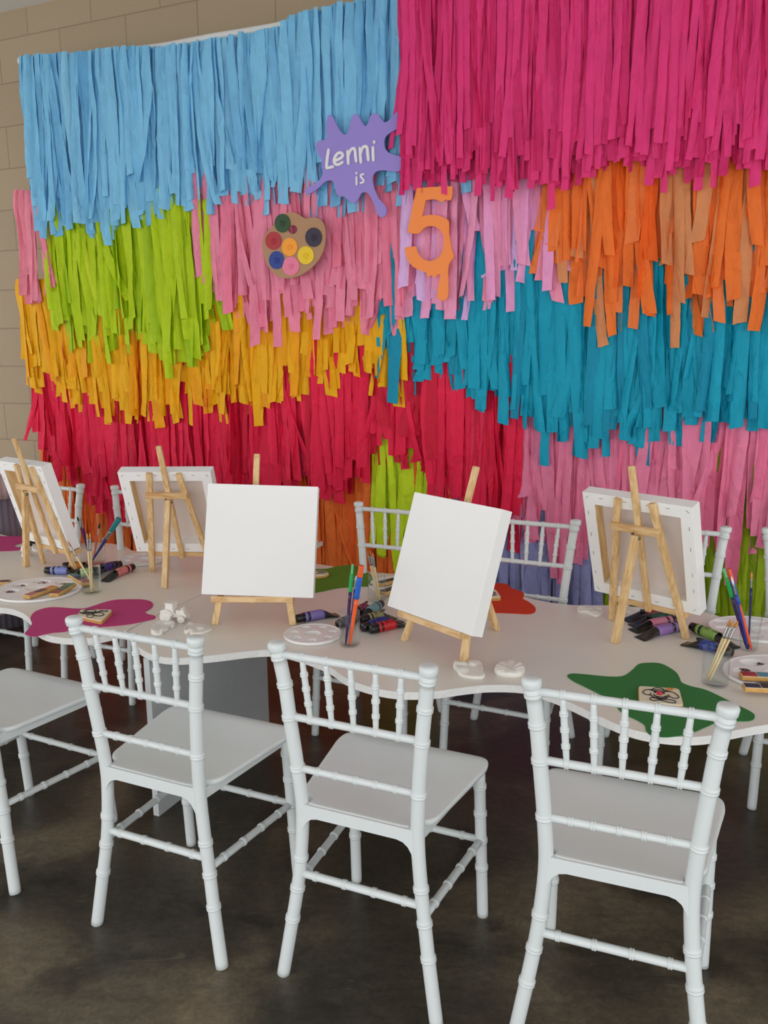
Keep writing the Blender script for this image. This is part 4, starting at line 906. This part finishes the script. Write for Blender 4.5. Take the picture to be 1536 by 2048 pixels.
ob = bpy.data.objects.new('palette_board', me); C.objects.link(ob); ob.parent = t
for (x, y, rx, ry, rgb, nm) in [(278, 790, 50, 60, (34, 70, 34), 'dark green'), (220, 902, 51, 58, (176, 36, 46), 'red'), (324, 942, 50, 58, (250, 160, 34), 'orange'), (477, 880, 53, 62, (42, 32, 54), 'dark purple'), (427, 995, 51, 58, (238, 200, 14), 'yellow'), (240, 1026, 48, 58, (20, 56, 140), 'blue'), (332, 1064, 54, 60, (234, 122, 156), 'pink')]:
    q = [hang(*p, off) for p in o3([(x+rx*cos(a), y+ry*sin(a)) for a in [k*2*pi/28 for k in range(28)]])]
    o = flat('paint_dot', q, .0025, -.0062, col(rgb, .5), t, sharp=True, bevel=.0006, o=c); o['label'] = nm+' paint dot'
    sw = MB(); cc = hang(*o3([(x, y)])[0], off); pth = []
    for k in range(22): a = k*.62; r__ = .0018+.00062*k; pth.append(V((cc.x-c.x+r__*cos(a)*.9, -.0092, cc.z-c.z+r__*sin(a))))
    tube(sw, pth, .0011, 6); sw.build('paint_swirl', col(rgb, .35), o)

# ------------------------------------------------------------------ fluted plinth at the far left
p = on_y(8, 1010, 3.62); px0 = V((p.x-.06, 3.62, 0))
t = thing('fluted_plinth', 'dusty mauve fluted round plinth at the left edge', 'plinth', px0)
def flute(r, z0, z1, n=44, dp=.006):
    mb = MB(); vs = []; m = n*4
    for z in (z0, z1):
        for k in range(m): a = 2*pi*k/m; rr = r-dp*(.5+.5*cos(n*a)); vs.append((rr*cos(a), rr*sin(a), z))
    mb.add(vs, [(k, (k+1) % m, m+(k+1) % m, m+k) for k in range(m)]+[tuple(range(m-1, -1, -1)), tuple(range(m, 2*m))]); return mb
ztop = on_y(10, 950, 3.5).z; zmid = on_y(10, 1003, 3.4).z
flute(.185, 0, zmid-.004).build('plinth_drum', mat('mauve_grey', (120, 112, 124), .6), t)
flute(.205, zmid-.004, ztop).build('plinth_top', mat('dusty_pink', (182, 156, 156), .6), t)
tq = thing('white_tray', 'white shallow tray standing on the mauve plinth', 'tray', (px0.x+.02, px0.y-.02, ztop))
mb = MB(); vs = []
for sx, z, s_ in ((1, 0, .10), (1, .032, .125), (1, .032, .119), (1, .006, .096)):
    vs += [(s_*1.3*a, s_*.8*b, z) for a, b in ((-1, -1), (1, -1), (1, 1), (-1, 1))]
mb.add(vs, [(i*4+k, i*4+(k+1) % 4, i*4+4+(k+1) % 4, i*4+4+k) for i in range(3) for k in range(4)]+[(3, 2, 1, 0), (12, 13, 14, 15)], 0, False)
mb.build('tray_body', M['white_pl'], tq, bevel=.003)
mb = MB(); path = [V((px0.x+.03+(.075+.004*sin(3*a))*cos(a), px0.y-.02+.045*sin(a), ztop+.030+.003*k/10+.004*sin(a*2.3))) for k, a in enumerate([q*.35 for q in range(56)])]
tube(mb, path, .0045, 8); setp(mb.build('cable', col((168, 170, 160), .5)), 'coiled grey cable resting on the white tray', 'cable')

# ------------------------------------------------------------------ light: open daylight behind and beside the viewer
W = bpy.data.worlds.new('World'); bpy.context.scene.world = W; W.use_nodes = True
n = W.node_tree.nodes; l = W.node_tree.links; bg = n['Background']
tc = n.new('ShaderNodeTexCoord'); dt = n.new('ShaderNodeVectorMath'); dt.operation = 'DOT_PRODUCT'; dt.inputs[1].default_value = V((-.45, -.86, .08)).normalized()
l.new(tc.outputs['Generated'], dt.inputs[0])
rp = n.new('ShaderNodeValToRGB'); e = rp.color_ramp.elements
e[0].position = .2; e[0].color = (.24, .25, .27, 1); e[1].position = .95; e[1].color = (1.0, 1.0, 1.0, 1)
mr = n.new('ShaderNodeMapRange'); mr.inputs['From Min'].default_value = -1; l.new(dt.outputs['Value'], mr.inputs[0]); l.new(mr.outputs[0], rp.inputs[0])
l.new(rp.outputs[0], bg.inputs['Color']); bg.inputs['Strength'].default_value = 2.45
sc = bpy.context.scene
sc.view_settings.view_transform = 'Standard'; sc.view_settings.look = 'None'; sc.view_settings.gamma = 1; sc.view_settings.use_curve_mapping = False
sc.view_settings.exposure = 0.1
